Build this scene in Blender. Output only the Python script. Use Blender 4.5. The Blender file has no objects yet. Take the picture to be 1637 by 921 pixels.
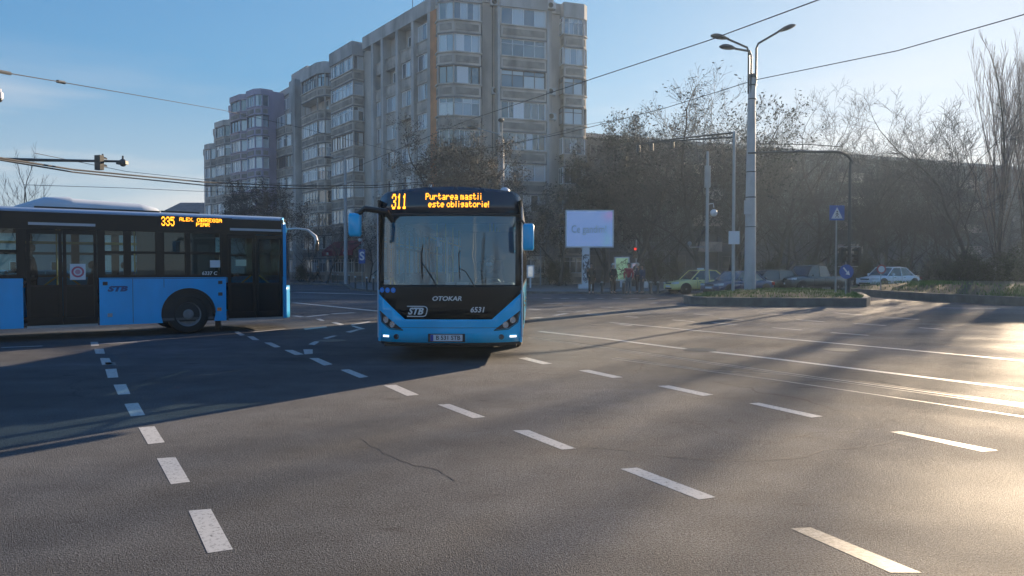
import bpy, bmesh, math, random
from mathutils import Vector, Matrix
R = math.radians
random.seed(7)
scene = bpy.context.scene
COL = scene.collection

# ------------------------------------------------------------------ camera
CAMH, FPX, CX, CY, HZ = 1.6, 1182.0, 818.5, 460.5, 429.0      # photograph is 1637x921
cam_d = bpy.data.cameras.new("camera")
cam = bpy.data.objects.new("camera", cam_d)
COL.objects.link(cam)
cam.location = (0, 0, CAMH)
cam.rotation_euler = (R(90) - math.atan((CY - HZ) / FPX), 0, 0)
cam_d.sensor_width = 36
cam_d.lens = FPX / 1637 * 36
cam_d.clip_end = 4000
scene.camera = cam

# ------------------------------------------------------------------ sky, sun, exposure
SUN_AZ, SUN_EL = R(36.5), R(15.5)          # azimuth clockwise from +Y
world = bpy.data.worlds.new("World")
scene.world = world
world.use_nodes = True
wn, wl = world.node_tree.nodes, world.node_tree.links
wn.clear()
sky = wn.new("ShaderNodeTexSky")
sky.sky_type = 'NISHITA'
sky.sun_disc = False
sky.sun_elevation = SUN_EL
sky.sun_rotation = SUN_AZ
sky.altitude = 80
sky.air_density = 1.0
sky.dust_density = 0.5
sky.ozone_density = 8.0
bg = wn.new("ShaderNodeBackground")
bg.inputs[1].default_value = 0.15
wo = wn.new("ShaderNodeOutputWorld")
# thin wisps of cloud low over the horizon
tc = wn.new("ShaderNodeTexCoord")
mp = wn.new("ShaderNodeMapping"); mp.inputs['Scale'].default_value = (1.3, 1.3, 11.0)
mp.inputs['Location'].default_value = (0.35, 0.1, 0.3)
ns = wn.new("ShaderNodeTexNoise"); ns.inputs['Scale'].default_value = 1.7; ns.inputs['Detail'].default_value = 5
rp = wn.new("ShaderNodeValToRGB")
rp.color_ramp.elements[0].position = 0.47; rp.color_ramp.elements[1].position = 0.66
rp.color_ramp.elements[1].color = (0.6, 0.6, 0.6, 1)
mx = wn.new("ShaderNodeMixRGB"); mx.inputs[2].default_value = (2.6, 2.4, 2.25, 1)
wl.new(tc.outputs['Generated'], mp.inputs[0]); wl.new(mp.outputs[0], ns.inputs[0]); wl.new(ns.outputs[0], rp.inputs[0])
sep = wn.new("ShaderNodeSeparateXYZ"); wl.new(tc.outputs['Generated'], sep.inputs[0])
mr = wn.new("ShaderNodeMapRange")
mr.inputs[1].default_value = 0.12; mr.inputs[2].default_value = 0.26; mr.inputs[3].default_value = 1; mr.inputs[4].default_value = 0
wl.new(sep.outputs[2], mr.inputs[0])
mu = wn.new("ShaderNodeMath"); mu.operation = 'MULTIPLY'
wl.new(rp.outputs[0], mu.inputs[0]); wl.new(mr.outputs[0], mu.inputs[1]); wl.new(mu.outputs[0], mx.inputs[0])
gm = wn.new("ShaderNodeGamma"); gm.inputs[1].default_value = 1.25
sc = wn.new("ShaderNodeVectorMath"); sc.operation = 'SCALE'; sc.inputs['Scale'].default_value = 0.86
den = wn.new("ShaderNodeVectorMath"); den.operation = 'MULTIPLY_ADD'; den.inputs[1].default_value = (.42, .38, .33); den.inputs[2].default_value = (1, 1, 1)
dv = wn.new("ShaderNodeVectorMath"); dv.operation = 'DIVIDE'
wl.new(sky.outputs[0], gm.inputs[0]); wl.new(gm.outputs[0], den.inputs[0]); wl.new(gm.outputs[0], dv.inputs[0]); wl.new(den.outputs[0], dv.inputs[1]); wl.new(dv.outputs[0], sc.inputs[0])
# pale band of haze low over the horizon
hz_ = wn.new("ShaderNodeMapRange"); hz_.inputs[1].default_value = 0.02; hz_.inputs[2].default_value = 0.24; hz_.inputs[3].default_value = .55; hz_.inputs[4].default_value = 0
wl.new(sep.outputs[2], hz_.inputs[0])
hm_ = wn.new("ShaderNodeMixRGB"); hm_.inputs[2].default_value = (1.85, 1.85, 1.8, 1)
wl.new(hz_.outputs[0], hm_.inputs[0]); wl.new(sc.outputs[0], hm_.inputs[1])
wl.new(hm_.outputs[0], mx.inputs[1]); wl.new(mx.outputs[0], bg.inputs[0]); wl.new(bg.outputs[0], wo.inputs[0])

sd = bpy.data.lights.new("sun", 'SUN')
sd.energy = 5.0; sd.angle = R(0.6); sd.color = (1.0, 0.77, 0.52)
sun = bpy.data.objects.new("sun", sd); COL.objects.link(sun)
sdir = Vector((math.sin(SUN_AZ) * math.cos(SUN_EL), math.cos(SUN_AZ) * math.cos(SUN_EL), math.sin(SUN_EL)))
sun.rotation_euler = sdir.to_track_quat('Z', 'Y').to_euler()
sun.location = sdir * 200
scene.view_settings.view_transform = 'Standard'
scene.view_settings.look = 'None'
scene.view_settings.exposure = 1.36
scene.view_settings.gamma = 1
scene.cycles.max_bounces = 6
scene.cycles.transparent_max_bounces = 16

# ------------------------------------------------------------------ helpers
def G(px, py, z=0.0):
    """photo pixel -> point on the horizontal plane at height z"""
    D = (CAMH - z) * FPX / (py - HZ)
    return ((px - CX) * D / FPX, D)
def P(px, py, D):
    """photo pixel at distance D -> point"""
    return Vector(((px - CX) * D / FPX, D, CAMH + (HZ - py) * D / FPX))
def XD(px, D): return (px - CX) * D / FPX

class MB:
    def __init__(s, T=None): s.v = []; s.f = []; s.T = T; s.m = []; s.mi = 0
    def add(s, vs, fs):
        n = len(s.v)
        if s.T is not None: vs = [s.T @ Vector(p) for p in vs]
        s.v.extend([tuple(p) for p in vs])
        s.f.extend([tuple(n + i for i in f) for f in fs]); s.m.extend([s.mi] * len(fs))
        return s
    def box(s, x0, x1, y0, y1, z0, z1):
        return s.add([(x0,y0,z0),(x1,y0,z0),(x1,y1,z0),(x0,y1,z0),(x0,y0,z1),(x1,y0,z1),(x1,y1,z1),(x0,y1,z1)],
                     [(3,2,1,0),(4,5,6,7),(0,1,5,4),(1,2,6,5),(2,3,7,6),(3,0,4,7)])
    def prism(s, poly, z0, z1):
        n = len(poly)
        vs = [(p[0], p[1], z0) for p in poly] + [(p[0], p[1], z1) for p in poly]
        return s.add(vs, [tuple(range(n))[::-1], tuple(range(n, 2*n))] + [(i, (i+1) % n, n+(i+1) % n, n+i) for i in range(n)])
    def plate(s, poly, y0, y1):
        """polygon in x,z given thickness along y"""
        n = len(poly)
        vs = [(p[0], y0, p[1]) for p in poly] + [(p[0], y1, p[1]) for p in poly]
        return s.add(vs, [tuple(range(n)), tuple(range(n, 2*n))[::-1]] + [(i, n+i, n+(i+1) % n, (i+1) % n) for i in range(n)])
    def plate_x(s, poly, x0, x1):
        """polygon in y,z given thickness along x"""
        n = len(poly)
        vs = [(x0, p[0], p[1]) for p in poly] + [(x1, p[0], p[1]) for p in poly]
        return s.add(vs, [tuple(range(n)), tuple(range(n, 2*n))[::-1]] + [(i, n+i, n+(i+1) % n, (i+1) % n) for i in range(n)])
    def quad(s, a, b, c, d): return s.add([a, b, c, d], [(0, 1, 2, 3)])
    def tube(s, pts, r, n=6, cap=True):
        pts = [Vector(p) for p in pts]
        rs = r if isinstance(r, (list, tuple)) else [r] * len(pts)
        vs = []; ref = None
        for i, p in enumerate(pts):
            d = (pts[min(i+1, len(pts)-1)] - pts[max(i-1, 0)])
            if d.length < 1e-9: d = Vector((0, 0, 1))
            d.normalize()
            if ref is None: ref = Vector((1, 0, 0)) if abs(d.x) < .8 else Vector((0, 1, 0))
            a = ref - d * ref.dot(d)
            if a.length < 1e-4: a = Vector((0, 1, 0)).cross(d)
            a.normalize(); ref = a; b = d.cross(a)
            for k in range(n):
                t = 2 * math.pi * k / n
                vs.append(p + (a * math.cos(t) + b * math.sin(t)) * rs[i])
        fs = []
        for i in range(len(pts)-1):
            for k in range(n):
                fs.append((i*n+k, i*n+(k+1) % n, (i+1)*n+(k+1) % n, (i+1)*n+k))
        if cap: fs += [tuple(range(n))[::-1], tuple(range((len(pts)-1)*n, len(pts)*n))]
        return s.add(vs, fs)
    def cyl(s, c, axis, r, h, n=20, r2=None):
        c = Vector(c); a = Vector(axis).normalized()
        return s.tube([c, c + a*h], [r, r if r2 is None else r2], n)
    def ring(s, c, axis, r0, r1, h, n=24):
        c = Vector(c); a = Vector(axis).normalized()
        u = a.orthogonal().normalized(); w = a.cross(u)
        vs = []
        for (rr, hh) in ((r0, 0), (r1, 0), (r1, h), (r0, h)):
            for k in range(n):
                t = 2*math.pi*k/n; vs.append(c + (u*math.cos(t)+w*math.sin(t))*rr + a*hh)
        fs = []
        for j in range(4):
            for k in range(n):
                fs.append((j*n+k, j*n+(k+1) % n, ((j+1) % 4)*n+(k+1) % n, ((j+1) % 4)*n+k))
        return s.add(vs, fs)
    def ball(s, c, r, sq=(1, 1, 1), nu=12, nv=8):
        c = Vector(c); vs = []; fs = []
        for i in range(nv+1):
            th = math.pi*i/nv
            for k in range(nu):
                ph = 2*math.pi*k/nu
                vs.append((c.x+r*sq[0]*math.sin(th)*math.cos(ph), c.y+r*sq[1]*math.sin(th)*math.sin(ph), c.z+r*sq[2]*math.cos(th)))
        for i in range(nv):
            for k in range(nu):
                fs.append((i*nu+k, i*nu+(k+1) % nu, (i+1)*nu+(k+1) % nu, (i+1)*nu+k))
        return s.add(vs, fs)
    def loft(s, rings, cap=True, close=True):
        n = len(rings[0]); vs = [p for r in rings for p in r]; fs = []
        for i in range(len(rings)-1):
            for k in range(n if close else n-1):
                fs.append((i*n+k, i*n+(k+1) % n, (i+1)*n+(k+1) % n, (i+1)*n+k))
        if cap: fs += [tuple(range(n))[::-1], tuple(range((len(rings)-1)*n, len(rings)*n))]
        return s.add(vs, fs)
    def build(s, name, mat, parent=None, origin=None, smooth=False, bev=0, sub=0, fix=True, angle=40):
        me = bpy.data.meshes.new(name)
        o = Vector(origin) if origin is not None else Vector((0, 0, 0))
        if origin is not None: vs = [tuple(Vector(p) - o) for p in s.v]
        else: vs = s.v
        me.from_pydata(vs, [], s.f)
        mats = mat if isinstance(mat, (list, tuple)) else [mat]
        for mm in mats: me.materials.append(mm)
        if len(mats) > 1: me.polygons.foreach_set('material_index', s.m)
        if fix:
            bm = bmesh.new(); bm.from_mesh(me)
            bmesh.ops.recalc_face_normals(bm, faces=bm.faces[:]); bm.to_mesh(me); bm.free()
        if smooth:
            me.polygons.foreach_set('use_smooth', [True]*len(me.polygons))
            try: me.set_sharp_from_angle(angle=R(angle))
            except Exception: pass
        me.update()
        ob = bpy.data.objects.new(name, me); COL.objects.link(ob)
        if parent is not None: ob.parent = parent
        elif origin is not None: ob.location = o
        if bev:
            b = ob.modifiers.new("bevel", 'BEVEL'); b.width = bev; b.segments = 2; b.limit_method = 'ANGLE'
        if sub:
            b = ob.modifiers.new("sub", 'SUBSURF'); b.levels = sub; b.render_levels = sub
        return ob

def tag(o, label=None, cat=None, group=None, kind=None):
    if label: o['label'] = label
    if cat: o['category'] = cat
    if group: o['group'] = group
    if kind: o['kind'] = kind
    return o
def thing(name, label, cat, loc=(0, 0, 0), rz=0, group=None):
    o = bpy.data.objects.new(name, None); COL.objects.link(o)
    o.empty_display_size = .3
    o.location = loc; o.rotation_euler = (0, 0, rz)
    return tag(o, label, cat, group)
KIDS = {}
def copy_tree(o, parent=None):
    c = o.copy(); COL.objects.link(c)
    if parent is not None: c.parent = parent
    for ch in [x for x in bpy.data.objects if x.parent == o and x != c]:
        copy_tree(ch, c)
    return c

# ------------------------------------------------------------------ materials
MATS = {}
def mat(name, col, rough=0.6, metal=0.0, spec=0.5, var=0.0, scale=6.0, bump=0.0, bscale=40.0, emit=None, es=0.0, coat=0.0, dirt=None, detail=4, objvar=0.0):
    if name in MATS: return MATS[name]
    m = bpy.data.materials.new(name); m.use_nodes = True
    n, l = m.node_tree.nodes, m.node_tree.links
    b = n['Principled BSDF']
    b.inputs['Base Color'].default_value = (*col, 1)
    b.inputs['Roughness'].default_value = rough
    b.inputs['Metallic'].default_value = metal
    b.inputs['Specular IOR Level'].default_value = spec
    b.inputs['Coat Weight'].default_value = coat
    b.inputs['Coat Roughness'].default_value = 0.05
    co = None
    if var or bump or dirt:
        tcn = n.new("ShaderNodeTexCoord")
    if var:
        nz = n.new("ShaderNodeTexNoise"); nz.inputs['Scale'].default_value = scale; nz.inputs['Detail'].default_value = detail
        l.new(tcn.outputs['Object'], nz.inputs[0])
        r = n.new("ShaderNodeMapRange"); r.inputs[1].default_value = .3; r.inputs[2].default_value = .7
        r.inputs[3].default_value = 1-var; r.inputs[4].default_value = 1+var
        l.new(nz.outputs[0], r.inputs[0])
        v = n.new("ShaderNodeVectorMath"); v.operation = 'SCALE'; v.inputs[0].default_value = col
        l.new(r.outputs[0], v.inputs['Scale']); co = v.outputs[0]
    if dirt:
        nz2 = n.new("ShaderNodeTexNoise"); nz2.inputs['Scale'].default_value = dirt[1]; nz2.inputs['Detail'].default_value = 6
        mp2 = n.new("ShaderNodeMapping"); mp2.inputs['Scale'].default_value = (1, 1, .22)
        l.new(tcn.outputs['Object'], mp2.inputs[0]); l.new(mp2.outputs[0], nz2.inputs[0])
        r2 = n.new("ShaderNodeMapRange"); r2.inputs[1].default_value = .48; r2.inputs[2].default_value = .72
        r2.inputs[4].default_value = dirt[2]
        l.new(nz2.outputs[0], r2.inputs[0])
        mm = n.new("ShaderNodeMixRGB"); mm.inputs[2].default_value = (*dirt[0], 1)
        l.new(r2.outputs[0], mm.inputs[0])
        if co: l.new(co, mm.inputs[1])
        else: mm.inputs[1].default_value = (*col, 1)
        co = mm.outputs[0]
    if objvar:
        oi = n.new("ShaderNodeObjectInfo")
        r3 = n.new("ShaderNodeMapRange"); r3.inputs[3].default_value = 1-objvar; r3.inputs[4].default_value = 1+objvar
        l.new(oi.outputs['Random'], r3.inputs[0])
        v3 = n.new("ShaderNodeVectorMath"); v3.operation = 'SCALE'
        if co: l.new(co, v3.inputs[0])
        else: v3.inputs[0].default_value = col
        l.new(r3.outputs[0], v3.inputs['Scale']); co = v3.outputs[0]
    if co: l.new(co, b.inputs['Base Color'])
    if bump:
        nb = n.new("ShaderNodeTexNoise"); nb.inputs['Scale'].default_value = bscale; nb.inputs['Detail'].default_value = 3
        l.new(tcn.outputs['Object'], nb.inputs[0])
        bp = n.new("ShaderNodeBump"); bp.inputs['Strength'].default_value = bump; bp.inputs['Distance'].default_value = .02
        l.new(nb.outputs[0], bp.inputs['Height']); l.new(bp.outputs[0], b.inputs['Normal'])
    if emit:
        b.inputs['Emission Color'].default_value = (*emit, 1); b.inputs['Emission Strength'].default_value = es
    MATS[name] = m
    return m

def glass(name, tint=(.55, .62, .66), refl=1.0, f0=0.04, rough=0.02, wavy=0.0):
    """thin pane: transparent with a Fresnel mirror on top"""
    if name in MATS: return MATS[name]
    m = bpy.data.materials.new(name); m.use_nodes = True
    n, l = m.node_tree.nodes, m.node_tree.links
    n.clear()
    out = n.new("ShaderNodeOutputMaterial")
    tr = n.new("ShaderNodeBsdfTransparent"); tr.inputs[0].default_value = (*tint, 1)
    gl = n.new("ShaderNodeBsdfGlossy"); gl.inputs[0].default_value = (*refl, 1) if isinstance(refl, tuple) else (refl, refl, refl, 1); gl.inputs[1].default_value = rough
    if wavy:
        tw = n.new("ShaderNodeTexCoord"); nw_ = n.new("ShaderNodeTexNoise"); nw_.inputs['Scale'].default_value = 1.6; nw_.inputs['Detail'].default_value = 1
        bw = n.new("ShaderNodeBump"); bw.inputs['Strength'].default_value = wavy; bw.inputs['Distance'].default_value = .05
        l.new(tw.outputs['Object'], nw_.inputs[0]); l.new(nw_.outputs[0], bw.inputs['Height']); l.new(bw.outputs[0], gl.inputs['Normal'])
    lw = n.new("ShaderNodeLayerWeight"); lw.inputs[0].default_value = .5
    pw = n.new("ShaderNodeMath"); pw.operation = 'POWER'; pw.inputs[1].default_value = 5
    l.new(lw.outputs['Facing'], pw.inputs[0])
    ma = n.new("ShaderNodeMath"); ma.operation = 'MULTIPLY_ADD'; ma.inputs[1].default_value = 1-f0; ma.inputs[2].default_value = f0
    l.new(pw.outputs[0], ma.inputs[0])
    mxs = n.new("ShaderNodeMixShader")
    l.new(ma.outputs[0], mxs.inputs[0]); l.new(tr.outputs[0], mxs.inputs[1]); l.new(gl.outputs[0], mxs.inputs[2])
    l.new(mxs.outputs[0], out.inputs[0])
    MATS[name] = m
    return m

def pane_material(name, darks, lights, bias):
    """window panes: curtains, blinds or dark rooms behind shiny glass, one tone per pane"""
    m = bpy.data.materials.new(name); m.use_nodes = True
    n, l = m.node_tree.nodes, m.node_tree.links
    b = n['Principled BSDF']
    g = n.new("ShaderNodeNewGeometry")
    oi = n.new("ShaderNodeObjectInfo")
    ad = n.new("ShaderNodeMath"); ad.operation = 'MULTIPLY_ADD'; ad.inputs[1].default_value = .55
    ml = n.new("ShaderNodeMath"); ml.operation = 'MULTIPLY'; ml.inputs[1].default_value = .5
    l.new(oi.outputs['Random'], ml.inputs[0]); l.new(g.outputs['Random Per Island'], ad.inputs[0]); l.new(ml.outputs[0], ad.inputs[2])
    cr = n.new("ShaderNodeValToRGB"); cr.color_ramp.interpolation = 'CONSTANT'
    e = cr.color_ramp.elements
    cols = darks + lights
    pos = [i/len(cols) for i in range(len(cols))]
    e[0].position = 0; e[0].color = (*cols[0], 1); e[1].position = pos[1]; e[1].color = (*cols[1], 1)
    for i in range(2, len(cols)):
        x = e.new(min(.99, pos[i]*bias)); x.color = (*cols[i], 1)
    l.new(ad.outputs[0], cr.inputs[0]); l.new(cr.outputs[0], b.inputs['Base Color'])
    b.inputs['Roughness'].default_value = .5
    b.inputs['Coat Weight'].default_value = 1.0; b.inputs['Coat Roughness'].default_value = .03; b.inputs['Coat IOR'].default_value = 2.3
    # slightly wavy panes
    tcn = n.new("ShaderNodeTexCoord"); nz = n.new("ShaderNodeTexNoise"); nz.inputs['Scale'].default_value = .9
    bp = n.new("ShaderNodeBump"); bp.inputs['Strength'].default_value = .12; bp.inputs['Distance'].default_value = .05
    l.new(tcn.outputs['Object'], nz.inputs[0]); l.new(nz.outputs[0], bp.inputs['Height']); l.new(bp.outputs[0], b.inputs['Coat Normal'])
    MATS[name] = m
    return m

def asphalt():
    m = bpy.data.materials.new("asphalt"); m.use_nodes = True
    n, l = m.node_tree.nodes, m.node_tree.links
    b = n['Principled BSDF']
    t = n.new("ShaderNodeTexCoord")
    def noise(sc, det=4, mapping=None, ro=.5):
        nz = n.new("ShaderNodeTexNoise"); nz.inputs['Scale'].default_value = sc; nz.inputs['Detail'].default_value = det; nz.inputs['Roughness'].default_value = ro
        if mapping:
            mpp = n.new("ShaderNodeMapping"); mpp.inputs['Rotation'].default_value = (0, 0, mapping[0]); mpp.inputs['Scale'].default_value = mapping[1]
            l.new(t.outputs['Object'], mpp.inputs[0]); l.new(mpp.outputs[0], nz.inputs[0])
        else: l.new(t.outputs['Object'], nz.inputs[0])
        return nz.outputs[0]
    def mrange(s, a, bb, c, d):
        r = n.new("ShaderNodeMapRange"); r.inputs[1].default_value = a; r.inputs[2].default_value = bb; r.inputs[3].default_value = c; r.inputs[4].default_value = d
        l.new(s, r.inputs[0]); return r.outputs[0]
    def math2(op, a, bb):
        q = n.new("ShaderNodeMath"); q.operation = op
        for i, x in enumerate((a, bb)):
            if isinstance(x, (int, float)): q.inputs[i].default_value = x
            else: l.new(x, q.inputs[i])
        return q.outputs[0]
    big = math2('MULTIPLY', mrange(noise(.16, 4), .35, .65, .66, 1.25), mrange(noise(1.9, 6, ro=.65), .3, .7, .78, 1.2))          # patches of older and newer surface
    lane = mrange(noise(.5, 3, (R(-20), (.08, 1.6, 1))), .35, .65, .86, 1.13)   # streaks worn by traffic
    grit = mrange(noise(70, 3, ro=.85), .36, .64, .15, 2.0)     # stone chips
    k = math2('MULTIPLY', math2('MULTIPLY', big, lane), grit)
    nzw = n.new("ShaderNodeTexNoise"); nzw.inputs['Scale'].default_value = 1.3; nzw.inputs['Detail'].default_value = 4; l.new(t.outputs['Object'], nzw.inputs[0])
    vm = n.new("ShaderNodeVectorMath"); vm.operation = 'MULTIPLY_ADD'; vm.inputs[1].default_value = (.9, .9, 0); l.new(nzw.outputs['Color'], vm.inputs[0]); l.new(t.outputs['Object'], vm.inputs[2])
    vc = n.new("ShaderNodeTexVoronoi"); vc.feature = 'DISTANCE_TO_EDGE'; vc.inputs['Scale'].default_value = .33; l.new(vm.outputs[0], vc.inputs['Vector'])
    ck = mrange(vc.outputs['Distance'], .0, .006, .45, 1.0)
    ckm = mrange(noise(.11, 2), .50, .56, 0, 1)
    k = math2('MULTIPLY', k, math2('ADD', math2('MULTIPLY', ck, ckm), math2('SUBTRACT', 1, ckm)))
    drip = mrange(noise(3.1, 2, (R(-20), (.5, 1.4, 1))), .68, .74, 1.0, .62)
    k = math2('MULTIPLY', k, drip)
    v = n.new("ShaderNodeVectorMath"); v.operation = 'SCALE'; v.inputs[0].default_value = (.104, .111, .126)
    l.new(k, v.inputs['Scale']); l.new(v.outputs[0], b.inputs['Base Color'])
    ro = mrange(noise(.7, 5), .3, .7, .68, .82)
    l.new(ro, b.inputs['Roughness'])
    b.inputs['Specular IOR Level'].default_value = .28
    vo = n.new("ShaderNodeTexVoronoi"); vo.inputs['Scale'].default_value = 150
    l.new(t.outputs['Object'], vo.inputs['Vector'])
    hh = math2('ADD', math2('MULTIPLY', vo.outputs['Distance'], 1.0), math2('MULTIPLY', noise(85, 4, ro=.8), .9))
    bp = n.new("ShaderNodeBump"); bp.inputs['Strength'].default_value = 1.0; bp.inputs['Distance'].default_value = .015
    l.new(hh, bp.inputs['Height']); l.new(bp.outputs[0], b.inputs['Normal'])
    return m

M_ASPH = asphalt()
def paint_mat(name, worn, col=(.50, .50, .49)):
    m = bpy.data.materials.new(name); m.use_nodes = True
    n, l = m.node_tree.nodes, m.node_tree.links
    b = n['Principled BSDF']; b.inputs['Roughness'].default_value = .55
    t = n.new("ShaderNodeTexCoord"); nz = n.new("ShaderNodeTexNoise"); nz.inputs['Scale'].default_value = 28; nz.inputs['Detail'].default_value = 8; nz.inputs['Roughness'].default_value = .75
    l.new(t.outputs['Object'], nz.inputs[0])
    r = n.new("ShaderNodeMapRange"); r.inputs[1].default_value = worn-.07; r.inputs[2].default_value = worn+.07
    l.new(nz.outputs[0], r.inputs[0])
    mm = n.new("ShaderNodeMixRGB"); mm.inputs[1].default_value = (.085, .083, .08, 1); mm.inputs[2].default_value = (*col, 1)
    l.new(r.outputs[0], mm.inputs[0]); l.new(mm.outputs[0], b.inputs['Base Color'])
    return m
M_PAINT = paint_mat("road_paint", .41)
M_PAINT_OLD = paint_mat("road_paint_worn", .52, (.26, .26, .25))
M_JOINT = mat("joint_seal", (.022, .022, .023), .6)
M_RAIL = mat("pale_joint", (.30, .29, .27), .45, var=.3, scale=4)

M_CONC = mat("concrete_render", (.60, .53, .47), .85, var=.16, scale=.35, bump=.3, bscale=8, dirt=((.17, .155, .15), .5, .75))
M_CONC2 = mat("concrete_panel", (.50, .44, .39), .9, var=.25, scale=1.2, bump=.5, bscale=14, dirt=((.10, .09, .085), .8, .6))
M_CONC3 = mat("concrete_pilaster", (.52, .50, .48), .85, var=.15, scale=.5, dirt=((.11, .105, .1), .6, .6))
M_LILAC = mat("lilac_render", (.50, .44, .54), .85, var=.1, scale=.5, dirt=((.18, .16, .18), .6, .4))
M_LILAC2 = mat("pink_render", (.52, .43, .48), .85, var=.12, scale=.6, dirt=((.16, .14, .15), .6, .4))
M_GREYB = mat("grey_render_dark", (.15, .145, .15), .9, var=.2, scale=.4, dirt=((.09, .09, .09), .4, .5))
M_PANEL = mat("weathered_panel", (.36, .31, .27), .9, var=.3, scale=1.5, dirt=((.12, .11, .1), 1.0, .6))
M_SEAM = mat("dark_slab_edge", (.20, .19, .185), .9, var=.2, scale=2)
M_BRICK = mat("orange_render", (.62, .25, .11), .85, var=.2, scale=1.0, bump=.3, dirt=((.2, .12, .08), .8, .4))
M_DARKIN = mat("loggia_dark", (.06, .055, .055), .9)
M_WFRAME = mat("white_window_frame", (.86, .87, .88), .45, objvar=.12)
M_WFRAME2 = mat("brown_window_frame", (.14, .10, .08), .5)
M_PANE = pane_material("window_pane", [(.03, .035, .04), (.14, .17, .21)], [(.30, .36, .42), (.55, .58, .60), (.12, .14, .17), (.62, .62, .60), (.05, .06, .07)], .92)
M_PANE_D = pane_material("window_pane_dark", [(.02, .023, .028), (.05, .06, .07)], [(.09, .10, .11), (.2, .21, .21), (.03, .03, .03)], .95)
M_METAL = mat("galvanised_steel", (.36, .38, .40), .5, metal=.35, var=.12, scale=2, dirt=((.2, .2, .2), 1.5, .4))
M_CONPOLE = mat("painted_pole", (.40, .43, .46), .6, var=.08, scale=2, dirt=((.22, .22, .22), 1.2, .35))
M_DARKMET = mat("dark_metal", (.05, .055, .06), .45)
M_BLACKPL = mat("black_plastic", (.018, .019, .021), .4)
M_RUBBER = mat("tyre_rubber", (.018, .018, .018), .8)
M_WIRE = mat("cable", (.02, .02, .022), .6)
M_KERB = mat("kerb_stone", (.13, .127, .122), .85, var=.25, scale=2.5, bump=.3, dirt=((.08, .08, .07), 2, .6))
M_PAVE = mat("pavement_slabs", (.20, .195, .19), .8, var=.18, scale=1.2, bump=.2)
M_SOIL = mat("lawn_soil", (.030, .036, .018), .95, var=.3, scale=3)
M_GRASS = mat("grass_blade", (.085, .16, .038), .7, objvar=0, var=.35, scale=1.5)
M_BARK = mat("bark", (.07, .063, .06), .9, var=.25, scale=4, bump=.4, bscale=20)
M_TWIG = mat("twigs", (.07, .064, .066), .85, var=.2, scale=2)
M_TWIG2 = mat("poplar_twigs", (.24, .18, .16), .85, var=.15, scale=2)
M_LEAFB = mat("dry_leaves", (.07, .054, .046), .8, var=.5, scale=1.4)
M_LEAFD = mat("dark_leaves", (.04, .043, .04), .75, var=.5, scale=1.2)
M_HEDGE = mat("hedge_leaves", (.045, .055, .028), .75, var=.5, scale=2)
# ------------------------------------------------------------------ ground, roads, markings
def struct(o): o['kind'] = 'structure'; return o
g = MB()
# one sheet, finer near the camera
g.quad((-900, -500, 0), (900, -500, 0), (900, 1600, 0), (-900, 1600, 0))
struct(g.build("road", M_ASPH))

def strips(name, polys, m, z):
    b = MB()
    for p in polys:
        b.add([(*G(*q), z) for q in p], [tuple(range(len(p)))])
    return struct(b.build(name, m, fix=False))
D1 = [((297,820),(333,817),(368,883),(327,889)), ((247,735),(277,733),(300,773),(269,777)), ((218,685),(244,683),(260,709),(233,712)),
 ((196,647),(218,645),(229,665),(206,667)), ((179,616),(199,615),(206,631),(186,632)), ((166,591),(184,590),(187,604),(170,605)),
 ((158,573),(173,573),(177,583),(161,584)), ((149,558),(164,558),(166,566),(151,566)), ((143,547),(155,547),(157,553),(144,554)),
 ((612,617),(632,616),(669,632),(650,634)), ((543,592),(557,591),(588,603),(574,605)), ((493,573),(508,573),(531,583),(517,585)),
 ((453,560),(467,560),(485,567),(471,568)), ((421,548),(433,548),(448,555),(438,556)), ((394,538),(404,538),(414,544),(403,544)),
 ((373,531),(380,530),(391,536),(383,537)), ((699,648),(718,647),(776,668),(756,670)), ((820,690),(845,689),(921,719),(899,721)),
 ((993,752),(1020,750),(1147,798),(1120,802)), ((828,573),(842,572),(883,582),(868,583)), ((925,593),(942,592),(997,604),(980,605)),
 ((1052,618),(1070,617),(1142,632),(1125,634)), ((1199,646),(1215,645),(1318,667),(1300,669)),
 ((484,559),(499,559),(499,566),(486,567)), ((492,551),(502,546),(511,546),(502,552)), ((515,541),(531,537),(539,537),(522,542)),
 ((551,531),(569,527),(576,527),(560,532)), ((560,521),(566,521),(584,526),(576,527)), ((529,516),(537,515),(550,519),(543,520)),
 ((560,519),(589,514),(593,515),(564,520)), ((504,510),(512,510),(519,513),(512,513)), ((484,526),(520,522),(523,523.5),(488,527.5))]
strips("lane_marking", D1, M_PAINT, .002)
D2 = [((1268,849),(1300,847),(1480,921),(1430,921)), ((1425,692),(1445,691),(1600,722),(1575,724)), ((165,580),(182,580),(184,584),(168,584))]
strips("lane_marking", D2, M_PAINT_OLD, .002)
def line(pts, w, b):
    """a painted line through photo pixels, w metres wide"""
    q = [Vector(G(*p)) for p in pts]
    for i in range(len(q)-1):
        d = (q[i+1]-q[i]); nrm = Vector((-d.y, d.x)).normalized()*w/2
        b.add([(*(q[i]-nrm), 0), (*(q[i+1]-nrm), 0), (*(q[i+1]+nrm), 0), (*(q[i]+nrm), 0)], [(0, 1, 2, 3)])
def lines(name, ls, m, z):
    b = MB(Matrix.Translation((0, 0, z)))
    for pts, w in ls: line(pts, w, b)
    return struct(b.build(name, m, fix=False))
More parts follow.
